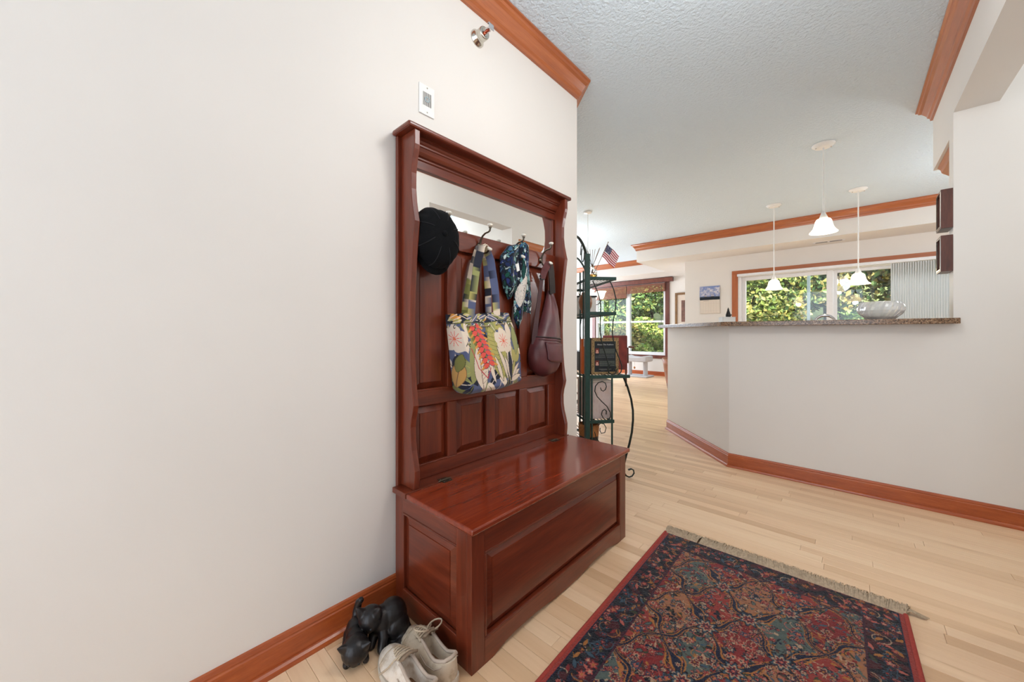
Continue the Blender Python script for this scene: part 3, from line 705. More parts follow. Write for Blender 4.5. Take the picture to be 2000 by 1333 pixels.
# coat hooks: pewter double hooks with porcelain knobs
HY = (.930, 1.163, 1.395, 1.626)
for hy in HY:
    mb = MB().lathe([(.0001, 0), (.014, 0), (.016, .003), (.013, .006), (.009, .010), (.0001, .012)], (-1.276, hy, 1.452), (1, 0, 0), 16)
    mb.tube([(-1.27, hy, 1.455), (-1.262, hy, 1.478), (-1.250, hy, 1.496), (-1.232, hy, 1.506), (-1.212, hy, 1.508), (-1.203, hy, 1.512), (-1.2, hy, 1.528)], [.0055, .005, .0045, .0045, .0045, .0045, .0045], 8)
    mb.lathe([(.0045, 0), (.008, .004), (.0045, .007)], (-1.2, hy, 1.522), n=10)
    mb.tube([(-1.27, hy, 1.45), (-1.258, hy, 1.428), (-1.240, hy, 1.415), (-1.222, hy, 1.415), (-1.207, hy, 1.426)], [.0055, .005, .0045, .0045, .0045], 8)
    hk = build('coat_hook', mb, M['pewter'], ht)
    k1 = build('knob', MB().lathe([(.0001, 0), (.007, 0), (.0125, .005), (.0130, .009), (.010, .013), (.0001, .0145)], (-1.2, hy, 1.529), n=16), M['porcelain'], hk)
    d_ = Vector((.62, 0, .78))
    k2 = build('knob', MB().lathe([(.0001, 0), (.006, 0), (.0120, .005), (.0128, .009), (.010, .013), (.0001, .0145)], (-1.208, hy, 1.424), d_, n=16), M['porcelain'], hk)

# ------------------------------------------------------------------ black corduroy newsboy cap on the first hook
cp = thing('newsboy_cap', 'black corduroy newsboy cap hanging at the left end of the hooks', 'cap', (-1.262, .895, 1.43))
C0 = Vector((-1.262, .892, 1.432)); mb = MB(); rings = []
axd = Vector((1, -.10, .10)).normalized(); e1 = Vector((.1, 1, 0)).normalized(); e2 = axd.cross(e1).normalized(); e1 = e2.cross(axd)
if e2.z < 0: e2 = -e2
NS = 64
for q in range(13):
    t = q/12; r = math.cos(t*PI/2)**.62 if t < 1 else 0; hgt = .10*math.sin(t*PI/2)**.9
    if t < .12: r = .93+.07*math.sin(t/.12*PI/2)
    ring = []
    for k in range(NS):
        a = 2*PI*k/NS; crease = 1-.045*(abs(math.cos(4*a))**14)*math.sin(min(1, t*1.6)*PI)
        fold = 1+.012*math.sin(3*a+1)+.014*math.sin(7*a+.5)*(1-t)
        ry, rz = .104*r*fold*crease, (.124*r)*fold*crease
        sag = -.018*(1-math.sin(a))*.5*math.sin(t*PI)
        ring.append(C0+e1*(ry*math.cos(a))+e2*(rz*math.sin(a)+sag)+axd*(hgt*crease))
    rings.append(ring)
mb.loft(rings, True, True); build('crown', mb, M['black_cord'], cp, subsurf=1)
pb = C0+axd*.098+e2*(-.006)
build('button', MB().lathe([(.0001, -.002), (.011, -.002), (.0125, .003), (.009, .008), (.0001, .010)], pb, axd, 16), M['black_cord'], cp)
sm = MB()
for k in range(8):
    a = 2*PI*(k+.5)/8; pts = []
    for q in range(1, 11):
        t = q/12; r = math.cos(t*PI/2)**.62; pts.append(C0+e1*(.105*r*math.cos(a))+e2*(.125*r*math.sin(a)-.018*(1-math.sin(a))*.5*math.sin(t*PI))+axd*(.10*math.sin(t*PI/2)**.9+.0005))
    sm.tube(pts, .0018, 5)
build('seam', sm, solid('cap_stitching', (22, 23, 27), .95), cp)
vis_ = []                                                                    # visor under the lower edge
for q in range(9):
    t = q/8; row = []
    for k in range(15):
        a = -PI*.83+k/14*PI*.66
        rr = 1.0+.42*t*math.sin(PI*(k+.6)/15.2)
        p = C0+Vector((0, 0, 0))+e1*(.088*rr*math.cos(a)-.006)+e2*(.108*rr*math.sin(a))+axd*(.030+.012*math.sin(PI*k/14)-.02*t)
        row.append(p)
    vis_.append(row)
mb = MB().loft(vis_, False, True, False); o = build('visor', mb, M['black_cord'], cp); sd = o.modifiers.new('solid', 'SOLIDIFY'); sd.thickness = .005; sd.offset = 0
build('hat_band', MB().lathe([(.097, 0), (.100, .012), (.100, .024), (.094, .03)], C0-axd*.002, axd, 40), M['black_cord'], cp)

# ------------------------------------------------------------------ tropical print tote
tb = thing('tote_bag', 'tropical flower print tote bag hanging from the second hook', 'bag', (-1.22, 1.12, .80))
BW = dict(navy=(22, 26, 44), olive=(120, 120, 62), sage=(150, 152, 96), slate=(84, 92, 124), cream=(226, 208, 188), khaki=(176, 166, 96), dk=(64, 66, 40), tan=(196, 150, 84), red=(226, 86, 74), orange=(216, 148, 66), brown=(104, 72, 54))
PER = .90; HB = .345
cv = Canvas(PER, HB, .0018, BW['slate']); R = random.Random(5)
for _ in range(230):
    x, y = R.uniform(0, PER), R.uniform(0, HB); a = R.uniform(0, 2*PI); l_ = R.uniform(.05, .13); c = BW[R.choice(['navy', 'navy', 'navy', 'sage', 'olive', 'khaki', 'slate', 'slate', 'cream', 'cream'])]
    cv.leaf(x, y, x+l_*math.cos(a), y+l_*math.sin(a), R.uniform(.010, .026), c, None, BW[R.choice(['khaki', 'cream', 'navy', 'olive'])])
# front face runs from s=.075 to .455; y measured down from the top hem
fx = lambda a: .075+a*.38
cv.leaf(fx(.05), .30, fx(.30), .05, .05, BW['sage']); cv.leaf(fx(.30), .20, fx(.10), .03, .03, BW['olive'], BW['khaki'])
cv.leaf(fx(.55), .30, fx(.48), .06, .055, BW['khaki'], BW['olive'], BW['sage'])
for k in range(9):
    cv.line([(fx(.51), .09+k*.02), (fx(.40), .075+k*.02)], .0012, BW['olive']); cv.line([(fx(.51), .09+k*.02), (fx(.61), .075+k*.02)], .0012, BW['olive'])
cv.leaf(fx(.18), .14, fx(.22), .335, .042, BW['cream'], BW['navy'], BW['brown'])
for k in range(8): cv.line([(fx(.19+k*.004), .18+k*.018), (fx(.28), .165+k*.018)], .0008, BW['brown'])
for x0, x1, y1 in ((.42, .34, .20), (.55, .45, .19), (.66, .52, .15), (.72, .68, .14), (.74, .80, .12), (.72, .62, .20)):
    cv.leaf(fx(x0), .31, fx(x1), y1, .010, BW['cream'], BW['navy'])
for x1, y1 in ((.98, .27), (.96, .24), (.99, .30), (.9, .2)): cv.leaf(fx(.70), .315, fx(x1), y1, .012, BW[R.choice(['sage', 'khaki', 'cream'])], BW['navy'])
cv.leaf(fx(.78), .22, fx(.98), .17, .04, BW['khaki'], BW['olive']); cv.leaf(fx(.74), .32, fx(.72), .17, .018, BW['navy']); cv.rect(fx(.83), fx(.95), .135, .175, BW['slate'])
cv.leaf(fx(.90), .20, fx(.96), .06, .025, BW['sage'], BW['navy']); cv.leaf(fx(.80), .13, fx(.84), .045, .022, BW['cream'], BW['navy'])
def hibiscus(cx, cy, r, base):
    for k in range(5):
        a = k*2*PI/5-PI/2+.2; cv.flower(cx+r*.56*math.cos(a), cy+r*.56*math.sin(a), r*.52, [BW['brown'], BW[base]] and [BW[base]], 4, .06, a)
    for k in range(10):
        a = k*2*PI/10-.1; cv.line([(cx, cy), (cx+r*.55*math.cos(a), cy+r*.55*math.sin(a))], .0013, BW['red'])
    cv.flower(cx, cy, r*.13, [BW['red'], BW['orange']], 5, .2)
hibiscus(fx(.665), .130, .056, 'cream'); hibiscus(.036, .105, .060, 'cream')
cv.leaf(.02, .32, .05, .20, .032, BW['tan'], BW['brown'], BW['brown']); cv.leaf(.03, .25, .06, .17, .02, BW['olive'], BW['dk'])
sx, sy = fx(.25), .05                                                        # heliconia spray
cv.line([(fx(.08), .15), (fx(.16), .235), (fx(.30), .285), (fx(.36), .24)], .0022, (190, 60, 70))
for k in range(8):
    yy = .045+k*.0235; xx = fx(.225+.016*k); cv.leaf(xx+.003, yy+.012, xx-.040, yy+.028, .011, BW['red'], BW['navy']); cv.leaf(xx-.026, yy+.022, xx-.052, yy+.038, .005, BW['orange'])
    cv.leaf(xx-.001, yy+.004, xx+.040, yy+.018, .011, BW['red'], BW['slate']); cv.leaf(xx+.028, yy+.012, xx+.055, yy+.022, .005, BW['orange'])
cv.rect(0, PER, 0, .040, BW['navy'])
for _ in range(60):
    x = R.uniform(0, PER); a = R.uniform(-.5, .5); cv.leaf(x, R.uniform(.0, .04), x+.06*math.cos(a), R.uniform(.0, .04), .010, BW[R.choice(['khaki', 'navy', 'olive', 'slate', 'slate', 'orange'])], None, BW['cream'])
cv.rect(0, PER, .039, .0415, BW['dk'])
ny_, nx_ = cv.ny, cv.nx
S = np.linspace(0, PER, nx_); V = np.linspace(0, 1, ny_)
def bag_outline(v):
    """four corners of the bag at fraction v from the top: y-left, y-right, x-back, x-front, z at left and right"""
    yl = .962+.042*v; yr = 1.278+.048*v+.006*math.sin(v*PI); xf = -1.195+.045*math.sin(min(1, v*1.25)*PI*.62); xb = -1.266
    return yl, yr, xb, xf
P = np.zeros((ny_, nx_, 3))
for j, v in enumerate(V):
    yl, yr, xb, xf = bag_outline(v); zl, zr = 1.126-.335*v, 1.146-.338*v
    if v > .93:
        k = (v-.93)/.07; sh = .016*k*k; yl += sh*.8; yr -= sh*.8; xf -= sh*1.4; xb += sh*.8
    for i, s_ in enumerate(S):
        if s_ < .075: t = s_/.075; x, y = xb+(xf-xb)*t, yl-.006*math.sin(t*PI)*(.3+v); tt = 0
        elif s_ < .455: t = (s_-.075)/.38; y = yl+(yr-yl)*t; x = xf+.016*math.sin(t*PI)*(.4+v)+.004*math.sin(t*9+v*3); tt = t
        elif s_ < .52: t = (s_-.455)/.065; x, y = xf+(xb-xf)*t, yr+.006*math.sin(t*PI); tt = 1
        else: t = (s_-.52)/.38; y = yr+(yl-yr)*t; x = xb; tt = 1-t
        P[j, i] = (x, y, zl+(zr-zl)*tt+.003*math.sin(tt*11)*(1-v))
mb, at_ = grid_mesh(P, cv.I); build('bag_body', mb, M['print'], tb, attr=at_)
mb = MB(); bo = [tuple(P[-1, i]) for i in range(0, nx_-1, 8)]; mb.add(bo, [tuple(range(len(bo)))]); 
build('bag_base', mb, M['print'], tb, attr=np.tile(lin(BW['olive']), (len(bo), 1)))
def print_strap(path, wd, hw, seed):
    r2 = random.Random(seed); n = 180; pts = []; wds = []; path = [Vector(p) for p in path]; seg = [0]
    for a, b in zip(path[:-1], path[1:]): seg.append(seg[-1]+(b-a).length)
    for q in range(n):
        d = seg[-1]*q/(n-1); i = max(k for k in range(len(seg)) if seg[k] <= d+1e-9); i = min(i, len(path)-2); t = (d-seg[i])/(seg[i+1]-seg[i])
        pts.append(path[i].lerp(path[i+1], t)); w0 = Vector(wd[i]); w1 = Vector(wd[i+1]); wds.append(w0.lerp(w1, t))
    mb = MB().ribbon(pts, wds, hw, .0035); names = ['cream', 'cream', 'navy', 'khaki', 'olive', 'slate', 'navy', 'sage']; at = np.zeros((len(mb.v), 3)); c = r2.choice(names); c2_ = c
    for q in range(n):
        if q % r2.choice([11, 13, 17, 19]) == 0: c = r2.choice(names)
        if q % 9 == 0: c2_ = r2.choice([c, c, 'navy', 'khaki'])
        at[q*4:q*4+4] = lin(BW[c]); at[q*4+1] = lin(BW[c2_]); at[q*4+2] = lin(BW[c2_])
    at[n*4:n*4+4] = lin(BW[c]); at[n*4+4:] = lin(BW[c])
    return build('strap', mb, M['print'], tb, attr=at)
fw = (.15, .95, .05); sd_ = (.9, .3, .1)
print_strap([(-1.185, 1.035, 1.115), (-1.185, 1.042, 1.18), (-1.192, 1.075, 1.34), (-1.215, 1.122, 1.432), (-1.237, 1.150, 1.446), (-1.243, 1.163, 1.449), (-1.237, 1.172, 1.438), (-1.212, 1.178, 1.38), (-1.190, 1.185, 1.24), (-1.185, 1.192, 1.115)], [fw, fw, fw, (.5, .8, 0), sd_, sd_, sd_, (.8, .5, 0), (.4, .9, 0), fw], .0175, 3)
print_strap([(-1.258, 1.060, 1.115), (-1.254, 1.068, 1.2), (-1.25, 1.10, 1.34), (-1.253, 1.140, 1.436), (-1.252, 1.155, 1.452), (-1.251, 1.165, 1.455), (-1.252, 1.174, 1.445), (-1.25, 1.190, 1.36), (-1.252, 1.200, 1.22), (-1.258, 1.208, 1.115)], [fw, fw, fw, (.5, .8, 0), sd_, sd_, sd_, (.5, .8, 0), fw, fw], .0165, 9)
GP = [(.0045, 0), (.0075, .0005), (.008, .002), (.0045, .003)]; jg = int(np.searchsorted(V, .155))
for a in (.10, .22, .36, .50, .64, .78, .90):
    p = Vector(P[jg, int(np.searchsorted(S, fx(a)))]); build('grommet', MB().lathe(GP, p+Vector((.0008, 0, 0)), (1, 0, 0), 14), M['nickel'], tb)
build('grommet', MB().lathe(GP, Vector(P[jg, int(np.searchsorted(S, .05))])+Vector((0, -.001, 0)), (0, -1, 0), 14), M['nickel'], tb)
for a0, a1 in ((.10, .22), (.36, .50), (.64, .78)):
    pts = []
    for q in range(7):
        a = a0+(a1-a0)*q/6; p = Vector(P[jg, int(np.searchsorted(S, fx(a)))]); pts.append(p+Vector((.003+.003*math.sin(PI*q/6), 0, -.001*math.sin(PI*q/6))))
    build('drawcord', MB().tube(pts, .0018, 6), M['lace'], tb)

# ------------------------------------------------------------------ silk scarf on the third hook
sc = thing('silk_scarf', 'blue, teal and white patterned scarf draped over the third hook', 'scarf', (-1.23, 1.38, 1.1))
def scarf_colors(n_, m_, seed, wlen, hlen):
    c = Canvas(wlen, hlen, wlen/(n_-1), (16, 24, 44)); r2 = random.Random(seed); pal = [(24, 40, 84), (52, 92, 126), (16, 66, 60), (24, 84, 72), (120, 172, 170), (196, 210, 208), (20, 26, 48), (16, 20, 34), (14, 18, 30), (40, 56, 116)]
    for _ in range(260):
        x, y = r2.uniform(0, wlen), r2.uniform(0, hlen); a = r2.uniform(.9, 2.2); l_ = r2.uniform(.012, .05); c.leaf(x, y, x+l_*math.cos(a), y+l_*math.sin(a), r2.uniform(.003, .009), r2.choice(pal), (12, 16, 28))
    for _ in range(200): c.flower(r2.uniform(0, wlen), r2.uniform(0, hlen), r2.uniform(.001, .003), [r2.choice([(190, 214, 210), (30, 96, 90), (12, 14, 24)])], 4, .3)
    return c
def drape(name, edges, depth, seed, folds, zr=None, cream=False):
    """edges: list of (z_left, y_left, z_right, y_right, x)"""
    wl = .10; hl = .36; c = scarf_colors(56, 0, seed, wl, hl); nyy, nxx = c.ny, c.nx; P_ = np.zeros((nyy, nxx, 3)); E_ = np.array(edges); tt = np.linspace(0, 1, len(E_))
    for j in range(nyy):
        t = j/(nyy-1); zl, yl, zr_, yr, x = [np.interp(t, tt, E_[:, k]) for k in range(5)]
        for i in range(nxx):
            s_ = i/(nxx-1); bul = depth*math.sin(PI*s_)**.7*(.35+.65*min(1, t*4))*min(1, (1.02-t)*6); rp = .006*math.sin(folds*PI*s_*2+t*2+seed)*min(1, t*5)*(1.1-t*.6)
            P_[j, i] = (x+bul+rp, yl+.042+(yr-yl)*s_, zl+(zr_-zl)*s_+.002*math.sin(s_*17))
    if cream:
        w = (c.Y > hl*.42) & (c.Y < hl*.74) & (np.abs(c.X-wl*(.5-.22*(c.Y-hl*.42)/(hl*.32))) < wl*.34*np.sin(PI*np.clip((c.Y-hl*.42)/(hl*.32), 0, 1))**.6); keep = rng.random(c.I.shape[:2]) > .06; c.I[w & keep] = lin((214, 204, 194))
        for k in range(9): c.line([(wl*.45+.004*math.sin(k*2), hl*(.50+.025*k)), (wl*.52+.004*math.cos(k*3), hl*(.515+.025*k))], .0012, (44, 70, 72))
    mb, at = grid_mesh(P_, c.I); o = build(name, mb, M['print'], sc, attr=at); s2_ = o.modifiers.new('solid', 'SOLIDIFY'); s2_.thickness = .002; return o
XS = -1.255
drape('fold', [(1.492, 1.345, 1.50, 1.385, XS+.012), (1.475, 1.285, 1.492, 1.385, XS+.004), (1.42, 1.238, 1.45, 1.375, XS), (1.35, 1.240, 1.38, 1.368, XS), (1.27, 1.268, 1.30, 1.355, XS-.003), (1.215, 1.305, 1.245, 1.345, XS-.006)], .030, 2, 2)
drape('fold', [(1.508, 1.368, 1.508, 1.392, XS+.030), (1.49, 1.355, 1.495, 1.420, XS+.030), (1.43, 1.348, 1.43, 1.426, XS+.026), (1.33, 1.340, 1.33, 1.428, XS+.020), (1.25, 1.330, 1.25, 1.418, XS+.014), (1.19, 1.330, 1.20, 1.402, XS+.012), (1.12, 1.332, 1.12, 1.392, XS+.01), (1.072, 1.358, 1.072, 1.362, XS+.01)], .020, 4, 1, cream=True)
drape('fold', [(1.495, 1.388, 1.495, 1.410, XS+.010), (1.45, 1.392, 1.45, 1.435, XS+.006), (1.36, 1.395, 1.36, 1.450, XS+.004), (1.28, 1.395, 1.28, 1.462, XS+.002), (1.22, 1.395, 1.215, 1.472, XS), (1.165, 1.402, 1.150, 1.470, XS)], .018, 7, 2)
build('care_tag', MB().obox((XS+.047, 1.36, 1.372), (0, .010, .004), (0, -.004, .018), (.0006, 0, 0)), M['white_plastic'], sc)

# ------------------------------------------------------------------ maroon leather sling bag on the fourth hook
sl = thing('sling_bag', 'maroon leather sling bag hanging from the right-hand hook', 'bag', (-1.23, 1.6, .81))
prof = [(1.285, 1.675, 1.712, .010), (1.262, 1.664, 1.722, .020), (1.22, 1.648, 1.730, .032), (1.17, 1.630, 1.736, .042), (1.12, 1.610, 1.740, .050), (1.07, 1.584, 1.742, .056), (1.03, 1.550, 1.744, .062), (.985, 1.518, 1.745, .068), (.94, 1.500, 1.746, .072), (.90, 1.500, 1.746, .072), (.865, 1.514, 1.740, .066), (.835, 1.542, 1.725, .054), (.815, 1.578, 1.698, .036), (.808, 1.612, 1.668, .012)]
def bag_front(y, z):
    zs = [p[0] for p in prof][::-1]; a, b, d = (float(np.interp(z, zs, [p[k] for p in prof][::-1])) for k in (1, 2, 3))
    ca = max(-1, min(1, (y-(a+b)/2)/((b-a)/2))); return -1.262+d*1.25*max(0, 1-ca*ca)**.375
rings = []; NB = 36
for z, ya, yb, dp in prof:
    ring = []; xc = -1.262
    for k in range(NB):
        a = 2*PI*k/NB; cy_ = (ya+yb)/2; hy_ = (yb-ya)/2; ca, sa = math.cos(a), math.sin(a)
        xx = xc+max(-.004, dp*1.25*(abs(sa)**.75)*(1 if sa > 0 else -.06)); wr = .0035*math.sin(z*70+ca*4)*max(0, sa)*(1 if z > 1.0 else .7)+.003*math.sin(ca*7+z*20)*max(0, sa)
        ring.append((xx+wr, cy_+hy_*ca, z+.004*math.sin(a*2)))
    rings.append(ring)
build('bag_body', MB().loft(rings, True, True), M['leather'], sl, subsurf=1)
fl = []
for q in range(9):
    t = q/8; row = []
    for k in range(13):
        s_ = k/12; y = 1.560+.168*s_+.003*t; e = abs(s_-.5)*2; z = 1.000-.105*t-.016*s_+(.012*e**5 if t > .9 else 0)
        row.append((bag_front(y, z)+.008-.003*t*(1-e), y, z))
    fl.append(row)
o = build('pocket_flap', MB().loft(fl, False, True, False), M['leather'], sl); q = o.modifiers.new('solid', 'SOLIDIFY'); q.thickness = .006
zp = [(bag_front(1.545+.188*k/12, 1.028-.016*k/12)+.003, 1.545+.188*k/12, 1.028-.016*k/12) for k in range(13)]
build('zipper', MB().tube(zp, .0035, 6), M['leather_black'], sl)
build('seam', MB().tube([(bag_front(p[1], p[2]-.014)+.002, p[1], p[2]-.014) for p in zp], .0024, 6), M['leather'], sl)
build('strap', MB().ribbon([(-1.215, 1.636, 1.424), (-1.220, 1.652, 1.39), (-1.230, 1.672, 1.34), (-1.242, 1.694, 1.270)], (.1, .97, 0), [.020, .021, .022, .021], .006), M['leather_black'], sl, label='black leather strap')
build('strap', MB().ribbon([(-1.213, 1.630, 1.428), (-1.216, 1.614, 1.42), (-1.228, 1.600, 1.385), (-1.236, 1.592, 1.345)], (.25, .95, 0), [.018, .021, .021, .018], .005), M['leather'], sl)
build('webbing_strap', MB().ribbon([(-1.237, 1.591, 1.348), (-1.244, 1.578, 1.25), (-1.248, 1.560, 1.13), (-1.248, 1.540, 1.03), (-1.244, 1.532, .985)], (.2, .95, 0), [.012, .0125, .015, .018, .018], .003), M['webbing'], sl)
for a in ((1.575, 1.609, 1.338, 1.345), (1.575, 1.609, 1.354, 1.360)): build('buckle', MB().box(-1.243, -1.233, *a), M['black'], sl, bevel=.001)

# ------------------------------------------------------------------ worn sneakers beside the chest
def interp(t, kn):
    xs = [k[0] for k in kn]; ys = [k[1] for k in kn]; return float(np.interp(t, xs, ys))
def smooth(t): t = max(0, min(1, t)); return t*t*(3-2*t)
def sneaker(label, heel, toe, mat, flip, bow):
    heel, toe = Vector(heel), Vector(toe); ax = toe-heel; LN = ax.length; ax.normalize(); sd = Vector((-ax.y, ax.x, 0))*flip
    root = thing('sneaker', label, 'shoe', ((heel.x+toe.x)/2, (heel.y+toe.y)/2, 0), 'pair of worn sneakers beside the chest')
    W = lambda t, s_, z: Vector((heel.x, heel.y, 0))+ax*(t*LN)+sd*s_+Vector((0, 0, z))
    hw = lambda t: interp(t, [(0, .006), (.012, .018), (.04, .027), (.1, .032), (.25, .033), (.45, .035), (.62, .043), (.74, .046), (.86, .041), (.94, .030), (.98, .017), (1, .004)])
    bend = lambda t: .008*math.sin(PI*t)*1.0-.006*smooth((t-.6)/.4)
    ts = [0, .01, .03, .06, .1, .15, .2, .26, .32, .38, .43, .47, .50, .53, .57, .62, .67, .72, .77, .82, .87, .91, .945, .97, .988, 1]
    rims = lambda t: interp(t, [(0, .082), (.05, .086), (.12, .076), (.2, .066), (.3, .068), (.42, .082), (.5, .088), (.58, .082), (.7, .070), (.82, .058), (.92, .046), (.97, .036), (1, .026)])
    opened = lambda t: smooth((t-.03)/.05)*(1-smooth((t-.44)/.08))
    rings = []
    for t in ts:
        h = rims(t); w = hw(t); op = opened(t); ring = []; b = bend(t)
        wt = w*interp(t, [(0, .9), (.1, .80), (.3, .72), (.5, .55), (.7, .55), (.9, .6), (1, .8)])
        hs = h*(1 if op > .5 else interp(t, [(0, 1), (.5, .86), (.75, .74), (1, .8)]))
        outer = [(w*1.0, .020), (w*1.06, .030), (w*1.02, .020+(hs-.02)*.45), (w*.93, .020+(hs-.02)*.75), (wt*1.05, hs*.985), (wt*.97, hs)]
        ring += [W(t, b+s_, z) for s_, z in outer]
        inn = []
        for k in range(9):
            q = 1-2*(k+.5)/9; arch = hs+(h-hs)*math.cos(q*PI/2)**.8+(.004 if False else 0); si = wt*.86*q
            zi = .030+(hs-.030)*abs(q)**5; inn.append((si, arch*(1-op)+zi*op))
        ring += [W(t, b+s_, z) for s_, z in inn]
        ring += [W(t, b-s_, z) for s_, z in outer[::-1]]
        rings.append(ring)
    up = build('upper', MB().loft(rings, True, True, True), mat, root, subsurf=1)
    n = 44; so = []
    for k in range(n):
        a = k/n
        t, sg = (a*2, 1) if a < .5 else (2-a*2, -1); t = .5-.5*math.cos(PI*t); so.append((t, sg*(hw(t)+.004)+bend(t)))
    sr = []
    for z, e in ((0, .94), (.004, 1), (.018, 1.02), (.024, .99)): sr.append([W((t-.5)*(1.01 if e > .95 else .99)+.5, s_*e, z+.006*smooth((t-.8)/.2)*(1 if z < .01 else .6)) for t, s_ in so])
    build('sole', MB().loft(sr, True, True), M['sole'], root)
    isr = [[W(.5+(t-.5)*.72-.11, s_*.72, z) for t, s_ in so] for z in (.030, .034)]
    build('insole', MB().loft(isr, True, False), M['insole'], root)
    # padded collar rim, tongue, eyestays, laces, toe seam
    col = [];
    for t in [.48, .42, .36, .28, .2, .12, .07, .045]: col.append((t, 1))
    pts = []
    for t, _ in col: pts.append(W(t, bend(t)+hw(t)*interp(t, [(0, .9), (.1, .80), (.3, .72), (.5, .55)])*.95, rims(t)+.001))
    pts += [W(.035, bend(.03), rims(.03)+.002)]
    for t, _ in col[::-1]: pts.append(W(t, bend(t)-hw(t)*interp(t, [(0, .9), (.1, .80), (.3, .72), (.5, .55)])*.95, rims(t)+.001))
    build('collar', MB().tube(pts, .0052, 8), M['lining'], root)
    tg = []
    for k in range(8):
        q = k/7; t = .66-.27*q; z = .070+.040*q+.012*q*q; w = .017+.008*q; row = []
        for j in range(9):
            s_ = (j/8*2-1); row.append(W(t-.006*abs(s_)*q, bend(t)+w*s_, z-.010*s_*s_*(1-.3*q)))
        tg.append(row)
    o = build('tongue', MB().loft(tg, False, True, False), M['tongue'], root); q = o.modifiers.new('solid', 'SOLIDIFY'); q.thickness = .006
    for sg in (-1, 1):
        pts = [W(t, bend(t)+sg*(.012+.010*(.72-t)/.26), rims(t)*.985+.004) for t in (.73, .68, .62, .56, .50, .46)]
        build('eyestay', MB().ribbon(pts, [sd*1.0+Vector((0, 0, -.55*sg))]*6, .007, .004), mat, root)
    for k in range(5):
        t = .70-.05*k; s_ = .014+.0035*k; z = rims(t)*.985+.011
        pts = [W(t, bend(t)-s_, z-.003), W(t-.012, bend(t)-s_*.4, z+.004), W(t-.022, bend(t)+s_*.5, z+.005), W(t-.03, bend(t)+s_, z)]
        build('lace', MB().tube(pts, .0027, 6), M['lace'], root)
    if bow:
        c = W(.45, bend(.45), rims(.45)+.022)
        for sg, hgt in ((1, .030), (-1, .012)):
            pts = []
            for k in range(13):
                a = PI*2*k/12; pts.append(c+sd*sg*(.024-.024*math.cos(a))+Vector((0, 0, hgt*math.sin(a/2)+.004*math.sin(a)))+ax*(-.020*math.sin(a)))
            build('lace_bow', MB().tube(pts, .0026, 6), M['lace'], root)
        build('lace_end', MB().tube([c, c+sd*-.03+ax*.03+Vector((0, 0, -.012)), c-sd*.055+ax*.075+Vector((0, 0, -.05)), c-sd*.075+ax*.10+Vector((0, 0, -.078))], .0026, 6), M['lace'], root)
    else:
        c = W(.50, bend(.5), rims(.5)+.014)
        build('lace_end', MB().tube([c, c+sd*.03+Vector((0, 0, -.004)), c+sd*.046+ax*.02+Vector((0, 0, -.035)), c+sd*.055+ax*.05+Vector((0, 0, -.066))], .0026, 6), M['lace'], root)
    pts = [W(.80, bend(.8)+s_*hw(.8)*1.03, .030+(rims(.8)-.028)*math.cos(s_*PI/2)**.6) for s_ in np.linspace(-.98, .98, 13)]
    build('toe_seam', MB().tube(pts, .0013, 5), M['lace'], root)
    pts = [W(t, bend(t)+hw(t)*1.05, z) for t, z in ((.06, .07), (.16, .05), (.30, .045), (.42, .060))]
    build('side_seam', MB().tube(pts, .0016, 5), M['lining'], root)
    pts = [W(t, bend(t)-hw(t)*1.05, z) for t, z in ((.06, .07), (.16, .05), (.30, .045), (.42, .060))]
    build('side_seam', MB().tube(pts, .0016, 5), M['lining'], root)
    return root
sneaker('worn off-white leather sneaker farther from the chest, laces tucked', (-.835, .592, 0), (-1.112, .606, 0), M['shoe'], 1, False)
sneaker('worn tan-white sneaker close against the chest, lace bow standing up', (-.862, .683, 0), (-1.128, .694, 0), M['shoe_tan'], 1, True)

# ------------------------------------------------------------------ black bronze kitten statuettes
def kitten(name, label, blobs, loc, extra):
    root = thing(name, label, 'figurine', loc, 'bronze kittens by the chest')
    mb = MB()
    for b in blobs:
        if len(b) == 4 and not isinstance(b[1], Vector): mb.ball(b[0], b[1], b[2], b[3], 20, 12)
        elif len(b) == 2: mb.tube(b[0], b[1], 12); mb.ball(b[0][-1], b[1][-1] if hasattr(b[1], '__len__') else b[1], n=12, m=8); mb.ball(b[0][0], b[1][0] if hasattr(b[1], '__len__') else b[1], n=12, m=8)
        else: mb.lathe([(.0001, b[3]), (b[2]*.55, b[3]*.5), (b[2], 0), (b[2]*.8, -.006)], b[0], b[1], 10)
    o = build('body', mb, M['bronze'], root); r = o.modifiers.new('remesh', 'REMESH'); r.mode = 'VOXEL'; r.voxel_size = .0028; r.use_smooth_shade = True
    s = o.modifiers.new('smooth', 'SMOOTH'); s.iterations = 2; s.factor = .4
    for nm, c, r_ in extra: build(nm, MB().ball(c, r_, n=10, m=6), M['black'], root)
    return root
hA = Vector((-1.185, .592, .092)); fA = Vector((.55, -.62, -.42)).normalized(); sA = fA.cross(Vector((0, 0, 1))).normalized(); uA = sA.cross(fA)
